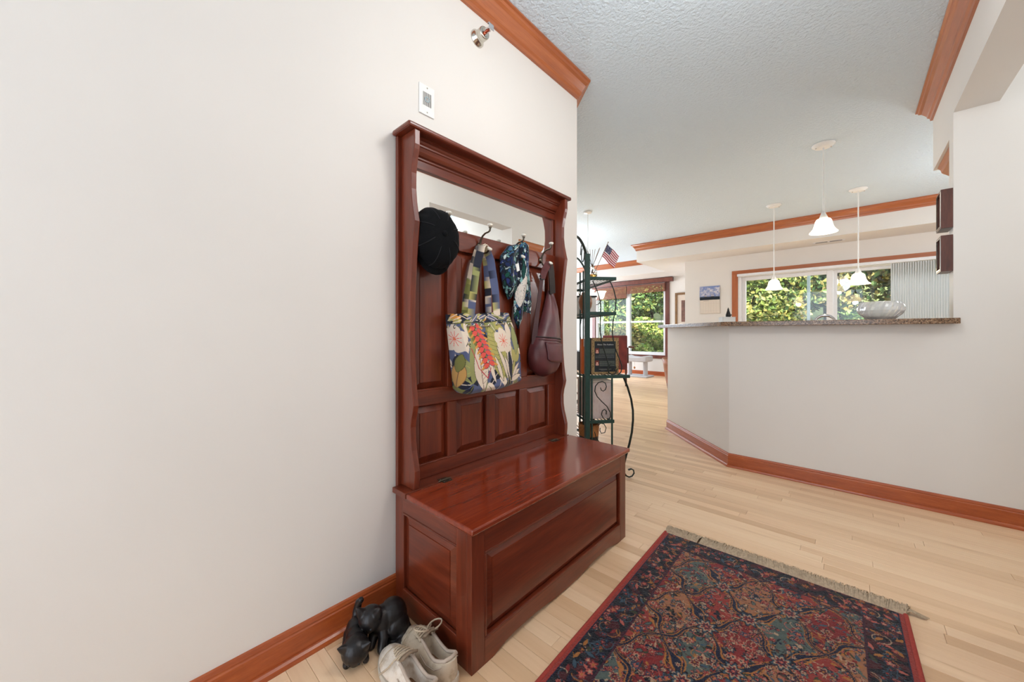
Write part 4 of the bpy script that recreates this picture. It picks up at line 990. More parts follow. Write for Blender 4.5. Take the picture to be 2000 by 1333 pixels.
kitten('kitten_statuette', 'black bronze kitten crouching with arched back against the dark chest', [
    (Vector((-1.172, .664, .066)), .048, .050, .060), (Vector((-1.178, .630, .070)), .040, .042, .046), (hA, .041, .041, .038), (hA+fA*.024+uA*-.010, .019, .019, .015), (hA+fA*.008+sA*.016-uA*.008, .016, .016, .014), (hA+fA*.008-sA*.016-uA*.008, .016, .016, .014),
    (hA+sA*.026+uA*.026, (uA*.9+sA*.4), .018, .036), (hA-sA*.026+uA*.026, (uA*.9-sA*.4), .018, .036),
    ([(-1.165, .625, .06), (-1.140, .612, .035), (-1.128, .600, .012)], [.020, .017, .014]), ([(-1.19, .62, .06), (-1.18, .598, .03), (-1.168, .585, .012)], [.020, .017, .013]),
    (Vector((-1.138, .668, .045)), .026, .040, .040), ([(-1.130, .680, .03), (-1.108, .660, .014), (-1.100, .635, .012)], [.020, .017, .013]), ([(-1.20, .700, .03), (-1.16, .712, .018), (-1.11, .70, .014), (-1.095, .675, .012)], [.013, .012, .010, .008]),
    (Vector((-1.160, .66, .008)), .055, .05, .010)], (-1.165, .645, 0), [('eye', hA+fA*.036+sA*.014+uA*.006, .0045), ('eye', hA+fA*.036-sA*.014+uA*.006, .0045)])
hB = Vector((-1.150, .524, .050)); fB = Vector((.62, -.40, -.62)).normalized(); sB = fB.cross(Vector((0, 0, 1))).normalized(); uB = sB.cross(fB)
kitten('kitten_statuette', 'black bronze kitten with lowered head in front of the baseboard', [
    (hB, .043, .043, .041), (hB+fB*.025-uB*.008, .020, .020, .017), (hB+sB*.027+uB*.022, (uB*.75+sB*.6), .018, .036), (hB-sB*.027+uB*.022, (uB*.75-sB*.6), .018, .036),
    (Vector((-1.190, .546, .052)), .036, .034, .034), (Vector((-1.222, .560, .050)), .038, .034, .042), ([(-1.235, .565, .06), (-1.248, .572, .095), (-1.243, .578, .125), (-1.232, .580, .135)], [.016, .013, .012, .010]),
    ([(-1.190, .535, .04), (-1.176, .512, .020), (-1.160, .500, .011)], [.017, .014, .012]), ([(-1.185, .560, .04), (-1.160, .555, .018), (-1.135, .550, .010)], [.016, .014, .011]),
    ([(-1.235, .545, .04), (-1.215, .525, .018), (-1.195, .518, .010)], [.022, .017, .012]), (Vector((-1.20, .545, .007)), .05, .036, .009)], (-1.19, .54, 0), [('eye', hB+fB*.038+sB*.014+uB*.006, .0045), ('eye', hB+fB*.038-sB*.014+uB*.006, .0045)])

# ------------------------------------------------------------------ Persian style rug with fringe
RW, RH = .862, 1.52; RC = (-.262, 1.972-RH/2); RA = math.radians(1.3)
rug = thing('rug', 'dark red and navy oriental rug with floral panels on the maple floor', 'rug', (RC[0], RC[1], 0))
cv = Canvas(RW, RH, .0022, (44, 26, 32)); R = random.Random(21)
RUG = dict(navy=(20, 26, 52), dnavy=(14, 14, 26), red=(132, 38, 38), brick=(150, 54, 46), rose=(190, 96, 82), tan=(164, 108, 76), cream=(186, 154, 124), teal=(86, 98, 92), slate=(60, 84, 100), gold=(176, 112, 52), brown=(84, 46, 34), plum=(64, 24, 42), green=(62, 64, 44))
BWD = .118
u = (cv.X-RW/2)/.215; v = (cv.Y-.30)/.27                                      # lattice of scalloped panels in the field
wob = .07*np.sin(cv.Y*46)+.07*np.sin(cv.X*52+1)
ga = u+v+wob; gb = u-v-wob*.7; ia = np.floor(ga).astype(int); ib = np.floor(gb).astype(int); fa = ga-ia; fb = gb-ib
grounds = np.array([lin(RUG[k]) for k in ('tan', 'red', 'teal', 'tan', 'brick', 'tan', 'red', 'cream')])
gi = (np.abs(ia-ib)*1+np.abs(ia+ib+20)*3) % 8; cv.I = grounds[gi]
ed = np.minimum(np.minimum(fa, 1-fa), np.minimum(fb, 1-fb)); cv.I[ed < .085] = lin(RUG['gold']); cv.I[ed < .06] = lin(RUG['navy']); cv.I[ed < .022] = lin(RUG['tan'])
def both(fn, x, y, *a, **k):
    fn(x, y, *a, **k); fn(RW-x, y, *a, **k)
pals = [('dnavy', 'rose', 'red', 'cream'), ('navy', 'cream', 'red', 'navy'), ('red', 'rose', 'cream', 'navy'), ('slate', 'navy', 'rose', 'gold'), ('dnavy', 'slate', 'cream', 'red'), ('cream', 'red', 'navy', 'gold'), ('plum', 'rose', 'dnavy', 'gold'), ('navy', 'teal', 'navy', 'rose')]
for _ in range(800):                                                          # leaves, tendrils and blossoms of the field
    x, y = R.uniform(BWD, RW/2), R.uniform(BWD, RH-BWD); a = R.uniform(0, 2*PI); l_ = R.uniform(.012, .034)
    c = RUG[R.choice(['green', 'navy', 'dnavy', 'slate', 'teal', 'brown', 'red', 'gold', 'cream'])]; w = R.uniform(.003, .0065)
    cv.leaf(x, y, x+l_*math.cos(a), y+l_*math.sin(a), w, c, RUG['dnavy'] if R.random() < .4 else None); cv.leaf(RW-x, y, RW-x-l_*math.cos(a), y+l_*math.sin(a), w, c)
for _ in range(230):
    x, y = R.uniform(BWD, RW/2), R.uniform(BWD, RH-BWD); pts = [(x, y)]; a = R.uniform(0, 2*PI)
    for k in range(7): a += R.uniform(.2, .7); pts.append((pts[-1][0]+.008*math.cos(a), pts[-1][1]+.008*math.sin(a)))
    c = RUG[R.choice(['cream', 'dnavy', 'gold', 'brown', 'navy', 'rose'])]; cv.line(pts, .0012, c); cv.line([(RW-p, q) for p, q in pts], .0012, c)
for _ in range(560):
    x, y = R.uniform(BWD, RW/2), R.uniform(BWD, RH-BWD); p = [RUG[k] for k in R.choice(pals)]; r_ = R.choice([.006, .008, .010, .013, .018]); both(cv.flower, x, y, r_, p, R.choice([5, 6, 8]), .22, R.uniform(0, 1))
fld = np.minimum(np.minimum(cv.X, RW-cv.X), np.minimum(cv.Y, RH-cv.Y)) > BWD; cv.I[fld & (ed < .036)] = lin(RUG['gold']); cv.I[fld & (ed < .024)] = lin(RUG['navy'])
for k in range(-1, 7):                                                        # palmettes at panel centres
    for i in (0, 1):
        y = .30+.27*(k+.5*i); x = RW/2-.215*.5*i
        if BWD+.03 < y < RH-BWD-.03:
            both(cv.flower, x, y, .040, [RUG['dnavy'], RUG['slate'], RUG['cream'], RUG['red'], RUG['navy'], RUG['rose']], 8, .2); 
            for q in range(6): a = q*PI/3; both(cv.flower, x+.055*math.cos(a), y+.055*math.sin(a), .013, [RUG['navy'], RUG['cream'], RUG['red']], 6, .25)
d = np.minimum(np.minimum(cv.X, RW-cv.X), np.minimum(cv.Y, RH-cv.Y)); bm_ = d < BWD
cv.I[bm_] = lin(RUG['dnavy']); nz = np.sin(cv.X*60+3*np.sin(cv.Y*31))*np.sin(cv.Y*57+2*np.sin(cv.X*27)); cv.I[bm_ & (nz > .25)] = lin((74, 26, 32)); cv.I[bm_ & (nz < -.55)] = lin((38, 40, 46))
def border_pts():
    for y in np.arange(BWD*.3, RH, .052): yield (R.uniform(.034, BWD-.014), y+R.uniform(-.01, .01)); yield (RW-R.uniform(.034, BWD-.014), y+R.uniform(-.01, .01))
    for x in np.arange(BWD, RW-BWD, .052): yield (x, RH-R.uniform(.022, BWD-.014)); yield (x, R.uniform(.022, BWD-.014))
keep = cv.I.copy(); inner = d > BWD
for rep in range(3):
    for x, y in border_pts():
        a = R.uniform(0, 2*PI); cv.leaf(x, y, x+.035*math.cos(a), y+.035*math.sin(a), .006, RUG[R.choice(['slate', 'red', 'green', 'gold', 'plum', 'navy', 'rose'])], RUG['dnavy'])
        pts = [(x, y)]
        for k in range(8): a += R.uniform(.25, .6); pts.append((pts[-1][0]+.009*math.cos(a), pts[-1][1]+.009*math.sin(a)))
        cv.line(pts, .0013, RUG[R.choice(['cream', 'slate', 'gold', 'tan', 'slate'])])
for rep in range(4):
    for x, y in border_pts(): cv.flower(x+R.uniform(-.02, .02), y+R.uniform(-.02, .02), R.choice([.008, .011, .014, .018]), [RUG[k] for k in R.choice([('dnavy', 'rose', 'red'), ('slate', 'dnavy', 'red', 'rose'), ('red', 'rose', 'gold'), ('dnavy', 'slate', 'dnavy', 'brick'), ('brown', 'gold', 'red'), ('plum', 'rose', 'cream')])], R.choice([5, 6, 7]), .25, R.uniform(0, 1))
sel = inner & (d > BWD+.0); cv.I[sel] = keep[sel]
dx_ = np.minimum(cv.X, RW-cv.X); dy_ = np.minimum(cv.Y, RH-cv.Y)
cv.I[(np.abs(d-BWD) < .0035)] = lin(RUG['plum']); pass
cv.I[dx_ < .024] = lin(RUG['navy']); cv.I[dy_ < .010] = lin(RUG['navy']); cv.I[dx_ < .019] = lin((160, 58, 48)); cv.I[dy_ < .007] = lin((160, 58, 48))
cv.I *= (.74+.26*rng.random(cv.I.shape[:2]))[..., None]
ca_, sa_ = math.cos(RA), math.sin(RA)
def rugp(x, y, z):
    a, b = x-RW/2, y-RH/2; return (RC[0]+a*ca_-b*sa_, RC[1]+a*sa_+b*ca_, z)
P = np.zeros((cv.ny, cv.nx, 3)); A_, B_ = cv.X-RW/2, cv.Y-RH/2; P[..., 0] = RC[0]+A_*ca_-B_*sa_; P[..., 1] = RC[1]+A_*sa_+B_*ca_
P[..., 2] = .0105+.0009*rng.normal(size=cv.X.shape).clip(-1.5, 1.5)-.004*np.clip(1-d/.008, 0, 1)
mb, at = grid_mesh(P, cv.I); build('pile', mb, M['pile'], rug, attr=at)
bd = [(0, 0), (RW, 0), (RW, RH), (0, RH)]; mb = MB().add([rugp(x, y, .0006) for x, y in bd]+[rugp(x, y, .0075) for x, y in bd], [(0, 1, 2, 3), (0, 1, 5, 4), (1, 2, 6, 5), (2, 3, 7, 6), (3, 0, 4, 7)])
build('backing', mb, solid('rug_binding', (160, 60, 50), .95, var=.15, scale=200, bump=.4), rug)
for sx in (0, RW): build('binding', MB().tube([rugp(sx, y, .0075) for y in np.linspace(0, RH, 40)], .0072, 8), bpy.data.materials['rug_binding'], rug)
fr = MB()
for yb, sg in ((RH, 1), (0, -1)):
    for k in range(2200):
        x = (k+.5)/2200*RW
        if sg > 0 and abs(x-.155) < .006: continue
        l_ = random.uniform(.055, .088); lean = random.uniform(-.5, .5)*.02+.012*math.sin(x*9); hgt = random.uniform(.006, .022); pts = [rugp(x, yb-sg*.002, .008)]
        for q in (.3, .65, 1): pts.append(rugp(x+lean*q+random.uniform(-.002, .002), yb+sg*l_*q, max(.002, .008+hgt*math.sin(q*PI)-.006*q)))
        w = random.uniform(.0009, .0017); b = len(fr.v)
        for p in pts: fr.v += [(p[0]-w, p[1], p[2]), (p[0]+w, p[1], p[2])]
        for q in range(3): fr.f.append((b+2*q, b+2*q+1, b+2*q+3, b+2*q+2)); fr.smooth.append(True)
f_ = build('fringe', fr, M['fringe'], rug, kind='stuff')
tas = MB()
for k in range(46):                                                           # loose bunch at the right-hand corner
    a = random.uniform(-.10, .05); pts = [rugp(RW-.004-random.uniform(0, .03), RH+.004, .01), rugp(RW+.016, RH+.022+random.uniform(0, .02), .016), rugp(RW+.05+random.uniform(-.02, .014), RH+.034+a*.12, .006)]
    tas.tube(pts, .0011, 4)
build('fringe_tassel', tas, M['fringe'], rug, kind='stuff')

# ------------------------------------------------------------------ green iron rack standing past the wall end
B0 = Vector((-1.372, 2.285, 0)); SD = Vector((.643, .766, 0)); LD = Vector((-.766, .643, 0)); RLEN = .74
def RP(s_, l_, z): return B0+SD*s_+LD*l_+Vector((0, 0, z))
rk = thing('bakers_rack', 'green iron scrollwork rack standing past the wall end', 'rack', tuple(B0))
def rbar(name, s0, s1, l0, l1, z0, z1, mat, parent=rk):
    c = RP((s0+s1)/2, (l0+l1)/2, (z0+z1)/2); return build(name, MB().obox(c, SD*(s1-s0)/2, LD*(l1-l0)/2, (0, 0, (z1-z0)/2)), mat, parent, bevel=.003)
for l_ in (0, RLEN):
    rbar('post', -.017, .017, l_-.017, l_+.017, 0, 1.607, M['iron'])
    rbar('bar', .028, .040, l_-.006, l_+.006, .03, .735, M['iron']); rbar('bar', .178, .190, l_-.006, l_+.006, .03, .735, M['iron'])
    build('bow_leg', MB().tube([RP(s_, l_, z) for s_, z in ((.268, .735), (.300, .66), (.328, .57), (.341, .49), (.342, .42), (.333, .33), (.315, .25), (.288, .16), (.270, .09), (.272, .045), (.290, .020), (.312, .010), (.335, .016), (.350, .036), (.346, .058), (.328, .068), (.306, .062))], .0085, 8, flat=.6), M['iron_dark'], rk)
    sp = [RP(s_, l_, z) for s_, z in ((.098, .658), (.104, .640), (.118, .632), (.134, .642), (.142, .664), (.134, .690), (.112, .702), (.082, .694), (.060, .668), (.056, .632), (.074, .594), (.106, .560), (.146, .522), (.170, .480), (.172, .450), (.160, .428), (.138, .424), (.118, .440), (.106, .466), (.112, .492), (.128, .502), (.142, .490), (.140, .466))]
    build('scroll', MB().tube(sp, .0035, 6), M['iron_dark'], rk)
    sp = [RP(s_, l_, z) for s_, z in ((.080, .388), (.100, .404), (.124, .398), (.140, .370), (.130, .336), (.104, .332), (.094, .352), (.096, .372))]
    build('scroll', MB().tube(sp, .0032, 6), M['iron_dark'], rk)
    build('scroll', MB().tube([RP(s_, l_, z) for s_, z in ((.055, .345), (.066, .300), (.096, .262), (.140, .225), (.176, .18), (.180, .13))], .0032, 6), M['iron_dark'], rk)
    build('scroll', MB().tube([RP(.03+.15*k/20, l_+.004*math.sin(k*1.9), .415+.004*math.cos(k*1.9)) for k in range(21)], .004, 6), M['iron_dark'], rk)
    # bowed front wires between the upper shelves and the deep shelf
    sp = [RP(s_, l_, z) for s_, z in ((.040, 1.42), (.068, 1.36), (.090, 1.30), (.100, 1.24), (.098, 1.16), (.096, 1.07), (.104, 1.00), (.124, .93), (.146, .86), (.158, .82), (.152, .785), (.160, .760), (.186, .748), (.212, .760), (.222, .79))]
    build('bow_wire', MB().tube(sp, .0045, 6), M['iron_dark'], rk)
    sp = [RP(s_, l_, z) for s_, z in ((.168, 1.42), (.196, 1.36), (.214, 1.29), (.210, 1.22), (.192, 1.13), (.186, 1.05), (.196, .98), (.214, .92), (.240, .86), (.258, .81), (.252, .768), (.226, .744), (.190, .744), (.160, .764), (.154, .80), (.172, .826), (.204, .824), (.214, .80), (.196, .776))]
    build('bow_wire', MB().tube(sp, .0045, 6), M['iron_dark'], rk)
for z, dep in ((1.435, .215), (1.186, .215), (.735, .318), (.415, .20), (.16, .20)):
    mb = MB(); h_ = .011
    for l_ in (0, RLEN): rbar('shelf_end', .0, dep, l_-.007, l_+.007, z-.012, z+.012, M['iron'])
    rbar('shelf_rail', dep-.012, dep, 0, RLEN, z-.010, z+.004, M['iron']); rbar('shelf_rail', .0, .012, 0, RLEN, z-.010, z+.004, M['iron'])
    nw = max(5, int(dep/.026))
    for k in range(nw):
        s_ = .022+(dep-.044)*k/(nw-1); build('shelf_wire', MB().tube([RP(s_, 0, z+.003), RP(s_, RLEN, z+.003)], .003, 6), M['iron_dark'], rk)
arc = [RP(0, l_, 1.56+.26*max(0, math.sin(PI*l_/RLEN))**.7) for l_ in np.linspace(0, RLEN, 25)]; build('arch', MB().tube(arc, .010, 8), M['iron_dark'], rk)
arc = [RP(0, l_, 1.45+.20*max(0, math.sin(PI*l_/RLEN))**.8) for l_ in np.linspace(0, RLEN, 25)]; build('arch', MB().tube(arc, .007, 8), M['iron'], rk)
for l0 in (.10, .30, .50):
    sp = [RP(0, l0+.05*math.cos(a)*(1-a/14)-.0, 1.63+.09*math.sin(a)*(1-a/14)) for a in np.linspace(0, 7.5, 26)]; build('scroll', MB().tube(sp, .0035, 6), M['iron_dark'], rk)
for l0 in (.085, .16, .33, .50): build('back_bar', MB().tube([RP(0, l0, .16), RP(0, l0, 1.50)], .006, 6), M['iron'], rk)
# things on the rack
df = thing('reed_diffuser', 'clear glass reed diffuser with amber oil on the rack top', 'diffuser', tuple(RP(.075, .10, 1.447)))
c = RP(.075, .10, 1.447)
build('jar', MB().lathe([(.0001, 0), (.031, 0), (.034, .005), (.034, .055), (.028, .066), (.015, .072), (.015, .090), (.018, .094), (.0125, .094), (.0125, .070), (.026, .062), (.031, .053), (.031, .006), (.0001, .005)], c, n=24), M['jar'], df)
build('oil', MB().lathe([(.0001, .0062), (.0302, .0068), (.0302, .030), (.0001, .030)], c, n=24), M['amber'], df)
for k in range(9):
    a = 2*PI*k/9; d_ = Vector((math.cos(a)*.30, math.sin(a)*.30, 1)); build('reed', MB().tube([c+Vector((-.010*math.cos(a), -.010*math.sin(a), .035)), c+Vector((.004*math.cos(a), .004*math.sin(a), .094)), c+Vector((.055*math.cos(a), .055*math.sin(a), .215+.02*math.sin(k*2.3)))], .0016, 6), M['reed'], df)
fg = thing('flag', 'small American flag on a stick leaning from the rack top', 'flag', tuple(RP(.10, .06, 1.447)))
cv = Canvas(.124, .098, .0016, (224, 214, 214))
for k in range(13):
    if k % 2 == 0: cv.rect(0, .124, k*.098/13, (k+1)*.098/13, (166, 32, 48))
cv.rect(0, .052, 0, 7*.098/13, (30, 36, 74))
for r_ in range(9):
    for q in range(6 if r_ % 2 == 0 else 5): cv.flower(.005+.0085*q+(.00425 if r_ % 2 else 0), .0042+r_*.0055, .0018, [(226, 224, 228)], 5, .3)
fo = RP(.162, .03, 1.690); fu = Vector((SD.x, SD.y, 0))*.72+Vector((0, 0, -.70)); fv = SD*(-.42)+Vector((0, 0, -.90)); P = np.zeros((cv.ny, cv.nx, 3))
fu.normalize(); fv.normalize(); fn_ = LD
for j in range(cv.ny):
    for i in range(cv.nx):
        a, b = cv.X[j, i], cv.Y[j, i]; P[j, i] = fo+fu*a+fv*b+fn_*(.004*math.sin(a*70+b*30))
mb, at = grid_mesh(P, cv.I); build('cloth', mb, M['print'], fg, attr=at)
build('stick', MB().tube([fo-fv*.012, fo+fv*.16, RP(.075, .085, 1.475)], .0022, 6), M['reed'], fg); build('finial', MB().ball(fo-fv*.014, .004, n=10, m=6), M['frame_gold'], fg)
def slab(root, name, s0, s1, l0, l1, z0, z1, mat, **k): return build(name, MB().obox(RP((s0+s1)/2, (l0+l1)/2, (z0+z1)/2), SD*(s1-s0)/2, LD*(l1-l0)/2, (0, 0, (z1-z0)/2)), mat, root, **k)
bk = thing('book', 'large dark book with speckled border standing on the deep shelf, back cover out', 'book', tuple(RP(.15, .055, .748)), 'books on the deep rack shelf')
slab(bk, 'pages', .052, .246, .044, .066, .754, 1.004, M['mat_board'])
cv = Canvas(.205, .265, .0016, (36, 40, 44)); R = random.Random(3)
cv.rect(0, .205, 0, .265, (150, 122, 84)); 
for _ in range(900):
    x, y = R.uniform(0, .205), R.uniform(0, .265); cv.flower(x, y, R.uniform(.002, .0042), [R.choice([(46, 34, 24), (70, 46, 30), (30, 26, 22), (172, 142, 98)])], 3, .3, R.uniform(0, 3))
cv.rect(.018, .187, .022, .250, (172, 148, 104)); cv.rect(.021, .184, .025, .247, (38, 43, 47))
cv.rect(.060, .176, .078, .116, (66, 72, 66)); cv.rect(.060, .176, .166, .206, (62, 68, 64)); cv.rect(.028, .176, .120, .150, (44, 48, 53))
for y0, n_, x0 in ((.080, 10, .062), (.122, 7, .030), (.168, 10, .062)):
    for k in range(n_):
        x = x0
        while x < .172:
            w = R.uniform(.004, .012); cv.rect(x, min(.174, x+w), y0+k*.0036, y0+k*.0036+.0012, (104, 108, 104)); x += w+.0025
for y0 in (.078, .166):
    cv.rect(.030, .055, y0, y0+.034, (126, 52, 48)); cv.flower(.0425, y0+.013, .007, [(214, 164, 140)], 2, .1); cv.leaf(.0425, y0+.034+.012, .0425, y0+.012, .011, (206, 150, 134)); cv.rect(.030, .055, y0+.034, y0+.05, (38, 43, 47)); cv.flower(.0425, y0+.008, .0065, [(90, 58, 40)], 2, .1); cv.flower(.0425, y0+.014, .0052, [(222, 176, 152)], 2, .1)
cv.rect(.055, .150, .226, .229, (128, 128, 120)); cv.rect(.070, .135, .233, .2355, (110, 110, 104))
P = np.zeros((cv.ny, cv.nx, 3))
for j in range(cv.ny):
    for i in range(cv.nx): P[j, i] = RP(.046+cv.X[j, i], .0395, 1.012-cv.Y[j, i])
mb, at = grid_mesh(P, cv.I); build('cover_print', mb, M['gloss_print'], bk, attr=at)
slab(bk, 'cover', .046, .251, .040, .0435, .748, 1.012, M['black'], bevel=.001); slab(bk, 'cover', .046, .251, .0665, .070, .748, 1.012, M['black'], bevel=.001); slab(bk, 'spine', .246, .251, .040, .070, .748, 1.012, M['black'], bevel=.001)
def text(root, name, body, size, origin, xdir, ydir, mat, extrude=.0003, align='CENTER'):
    cu = bpy.data.curves.new(name, 'FONT'); cu.body = body; cu.size = size; cu.extrude = extrude; cu.align_x = align
    t = bpy.data.objects.new(name, cu); COL.objects.link(t); bpy.context.view_layer.update()
    me = bpy.data.meshes.new_from_object(t.evaluated_get(bpy.context.evaluated_depsgraph_get())); bpy.data.objects.remove(t)
    x, y = Vector(xdir).normalized(), Vector(ydir).normalized(); z = x.cross(y); mt = Matrix((x, y, z)).transposed().to_4x4(); mt.translation = Vector(origin)-wloc(root)
    me.transform(mt); me.materials.clear(); me.materials.append(mat); o = bpy.data.objects.new(name, me); COL.objects.link(o); o.parent = root; return o
text(bk, 'title', 'About The Authors', .0155, RP(.150, .0386, .958), SD, (0, 0, 1), M['white_ink'])
ob = thing('book', 'orange book with red lettering behind the large dark book', 'book', tuple(RP(.04, .095, .748)), 'books on the deep rack shelf')
slab(ob, 'pages', -.012, .145, .084, .106, .752, 1.0, M['mat_board']); slab(ob, 'cover', -.015, .150, .0795, .083, .748, 1.004, M['orange_book'], bevel=.001); slab(ob, 'cover', -.015, .150, .107, .1105, .748, 1.004, M['orange_book'], bevel=.001); slab(ob, 'spine', -.015, -.012, .0795, .1105, .748, 1.004, M['orange_book'])
slab(ob, 'title_band', .0, .060, .0785, .0795, .948, 1.0, M['mat_board'])
text(ob, 'title', 'THE', .026, RP(.032, .0782, .972), SD, (0, 0, 1), M['red_ink'])
va = thing('vase', 'round brown ceramic vase half hidden behind the rack post', 'vase', tuple(RP(.03, .13, 1.198)))
build('vase_body', MB().lathe([(.0001, 0), (.030, 0), (.034, .006), (.030, .014), (.046, .05), (.052, .085), (.046, .120), (.030, .142), (.026, .150), (.030, .156), (.022, .156), (.0001, .10)], RP(.03, .13, 1.192), n=28), solid('brown_glaze', (142, 84, 48), .3, var=.15, scale=14, coat=.4), va)
wj = thing('storage_bin', 'pale grey bin on the upper rack shelf behind the post', 'bin', tuple(RP(.10, .42, 1.192)))
slab(wj, 'bin_body', .03, .18, .30, .54, 1.192, 1.33, M['white_plastic'], bevel=.008); slab(wj, 'lid', .025, .185, .295, .545, 1.33, 1.345, M['dark_case'], bevel=.004)
sp_ = thing('radio', 'dark radio on the deep rack shelf behind the books', 'radio', tuple(RP(.14, .4, .745)))
slab(sp_, 'case', .05, .22, .28, .58, .742, .90, M['dark_case'], bevel=.008); slab(sp_, 'grille', .22, .224, .30, .42, .76, .88, M['black']); slab(sp_, 'display', .22, .224, .44, .56, .83, .88, M['alu'])
pb_ = thing('storage_box', 'pale pinkish marbled box on the rack under the books', 'box', tuple(RP(.1, .12, .43)))
def marbled():
    t = NT('pink_marbled_card'); f = t.noise(t.coords((1, 1, .5)), 12, 6, .7); t.base(t.ramp(f, [(.35, L(188, 166, 160)), (.5, L(204, 186, 180)), (.62, L(196, 172, 160))])); t.set(Roughness=.6); return t.m
slab(pb_, 'box_body', .010, .196, .03, .26, .428, .690, marbled(), bevel=.004); slab(pb_, 'lid', .006, .200, .026, .264, .690, .705, M['mat_board'], bevel=.002)
bs = thing('basket', 'tan and black round basket on the lowest rack shelf', 'basket', tuple(RP(.045, .11, .17)))
c = RP(.050, .11, .168); build('basket_body', MB().lathe([(.0001, 0), (.062, 0), (.066, .06), (.070, .125)], c, n=26), M['black'], bs); build('basket_rim', MB().lathe([(.0705, .125), (.074, .16), (.076, .208), (.070, .212), (.066, .206), (.066, .13)], c, n=26), M['basket'], bs)

# ------------------------------------------------------------------ pendant lamps
def pendant(label, x, y, zb, rsh=.097):
    root = thing('pendant_lamp', label, 'lamp', (x, y, zb), 'white bell pendants over the kitchen')
    cn = build('canopy', MB().lathe([(.0001, CE-.030), (.040, CE-.030), (.062, CE-.024), (.066, CE-.014), (.080, CE-.010), (.083, CE-.001), (.0001, CE-.001)], (x, y, 0), n=32), M['white_plastic'], root)
    for sg in (-1, 1): build('screw', MB().lathe([(.0001, -.006), (.006, -.005), (.006, 0)], (x+sg*.05, y+sg*.02, CE-.026), n=10), M['nickel'], cn)
    build('rod', MB().tube([(x, y, CE-.03), (x, y, zb+.175)], .0062, 10), M['white_plastic'], root)
    build('socket_cap', MB().lathe([(.0065, .185), (.014, .172), (.020, .155), (.033, .122), (.034, .116), (.0001, .116)], (x, y, zb), n=24), M['white_plastic'], root)
    pr = [(.034, .121), (.046, .116), (.056, .100), (.061, .078), (.066, .055), (.074, .034), (.086, .016), (rsh, .004), (rsh+.001, .0), (rsh-.003, .0), (.083, .013), (.070, .032), (.062, .055), (.057, .078), (.052, .098), (.030, .112)]
    build('shade', MB().lathe(pr, (x, y, zb), n=36), M['shade'], root)
    build('bulb', MB().lathe([(.0001, .02), (.016, .026), (.024, .045), (.020, .07), (.012, .09), (.012, .115)], (x, y, zb), n=16), M['shade'], root)
    light('pendant_glow', 'POINT', (x, y, zb-.02), 2.2, (1, .93, .82), size=.04)
pendant('nearest and highest white bell pendant lamp, lit, above the bar', -.17, 4.20, 1.922)
pendant('lit white bell pendant lamp hanging in front of the left door pane', -.72, 5.77, 1.603, .090)
pendant('lit white bell pendant lamp hanging above the crystal bowl', .07, 5.77, 1.603, .105)
bl = thing('ceiling_bowl_lamp', 'alabaster bowl ceiling lamp in the entry, seen only reflected', 'lamp', (-.18, 1.25, 2.50))
build('bowl', MB().lathe([(.0001, 2.50), (.06, 2.505), (.12, 2.53), (.16, 2.57), (.165, 2.58), (.155, 2.58), (.11, 2.545), (.0001, 2.52)], (-.18, 1.25, 0), n=32), M['lamp_bowl'], bl)
build('canopy', MB().lathe([(.0001, 2.62), (.05, 2.63), (.07, 2.689), (.0001, 2.689)], (-.18, 1.25, 0), n=24), M['nickel'], bl); build('stem', MB().tube([(-.18, 1.25, 2.62), (-.18, 1.25, 2.50)], .008, 8), M['nickel'], bl)
CHX, CHY, CHZ = -2.621, 4.381, 1.50
ch = thing('chandelier', 'small chandelier with lit white glass shades beyond the rack', 'lamp', (CHX, CHY, CHZ))
build('stem', MB().ball((CHX, CHY, CHZ-.06), .026, n=14, m=8).lathe([(.0001, -.11), (.012, -.10), (.018, -.085), (.008, -.07)], (CHX, CHY, CHZ), n=12), M['iron_dark'], ch)
build('chain', MB().tube([(CHX, CHY, CE), (CHX, CHY, CHZ-.04)], .003, 6), M['nickel'], ch)
build('canopy', MB().lathe([(.0001, CE-.03), (.05, CE-.02), (.06, CE-.001), (.0001, CE-.001)], (CHX, CHY, 0), n=20), M['white_plastic'], ch)
for k in range(5):
    a = 2*PI*k/5+.35; d_ = Vector((math.cos(a), math.sin(a), 0)); c = Vector((CHX, CHY, CHZ))
    build('arm', MB().tube([c+Vector((0, 0, -.05)), c+d_*.07+Vector((0, 0, -.085)), c+d_*.14+Vector((0, 0, -.07)), c+d_*.18+Vector((0, 0, -.02)), c+d_*.18+Vector((0, 0, .0))], .006, 8), M['iron_dark'], ch)
    build('shade', MB().lathe([(.018, 0), (.030, .012), (.040, .04), (.050, .075), (.066, .10), (.062, .10), (.046, .076), (.036, .042), (.026, .016)], c+d_*.18, n=20), M['shade_far'], ch)

# ------------------------------------------------------------------ small things on the walls
pl = thing('chime_plate', 'white louvred door chime plate on the wall above the bench', 'wall plate', (WX, .904, 2.03))
build('plate', MB().box(WX, WX+.006, .866, .942, 1.966, 2.092), M['white_plastic'], pl, bevel=.0025)
for k in range(8): 
    y = .885+k*.0054; build('slot', MB().box(WX+.0055, WX+.0068, y-.0011, y+.0011, 2.004, 2.060), M['dark_case'], pl)
build('emblem', MB().lathe([(.0075, 0), (.0125, 0), (.0125, .0022), (.0075, .0022), (.0075, 0)], (WX+.0058, .904, 2.032), (1, 0, 0), 20), M['alu'], pl)
for z in (1.978, 2.080): build('screw', MB().lathe([(.003, 0), (.003, .0012), (.0001, .0016)], (WX+.006, .904, z), (1, 0, 0), 10), M['nickel'], pl)
sk = thing('sprinkler_head', 'polished nickel fire sprinkler head below the crown moulding', 'sprinkler', (WX, 1.192, 2.46))
SZ = 2.462; ax_ = (1, 0, 0)
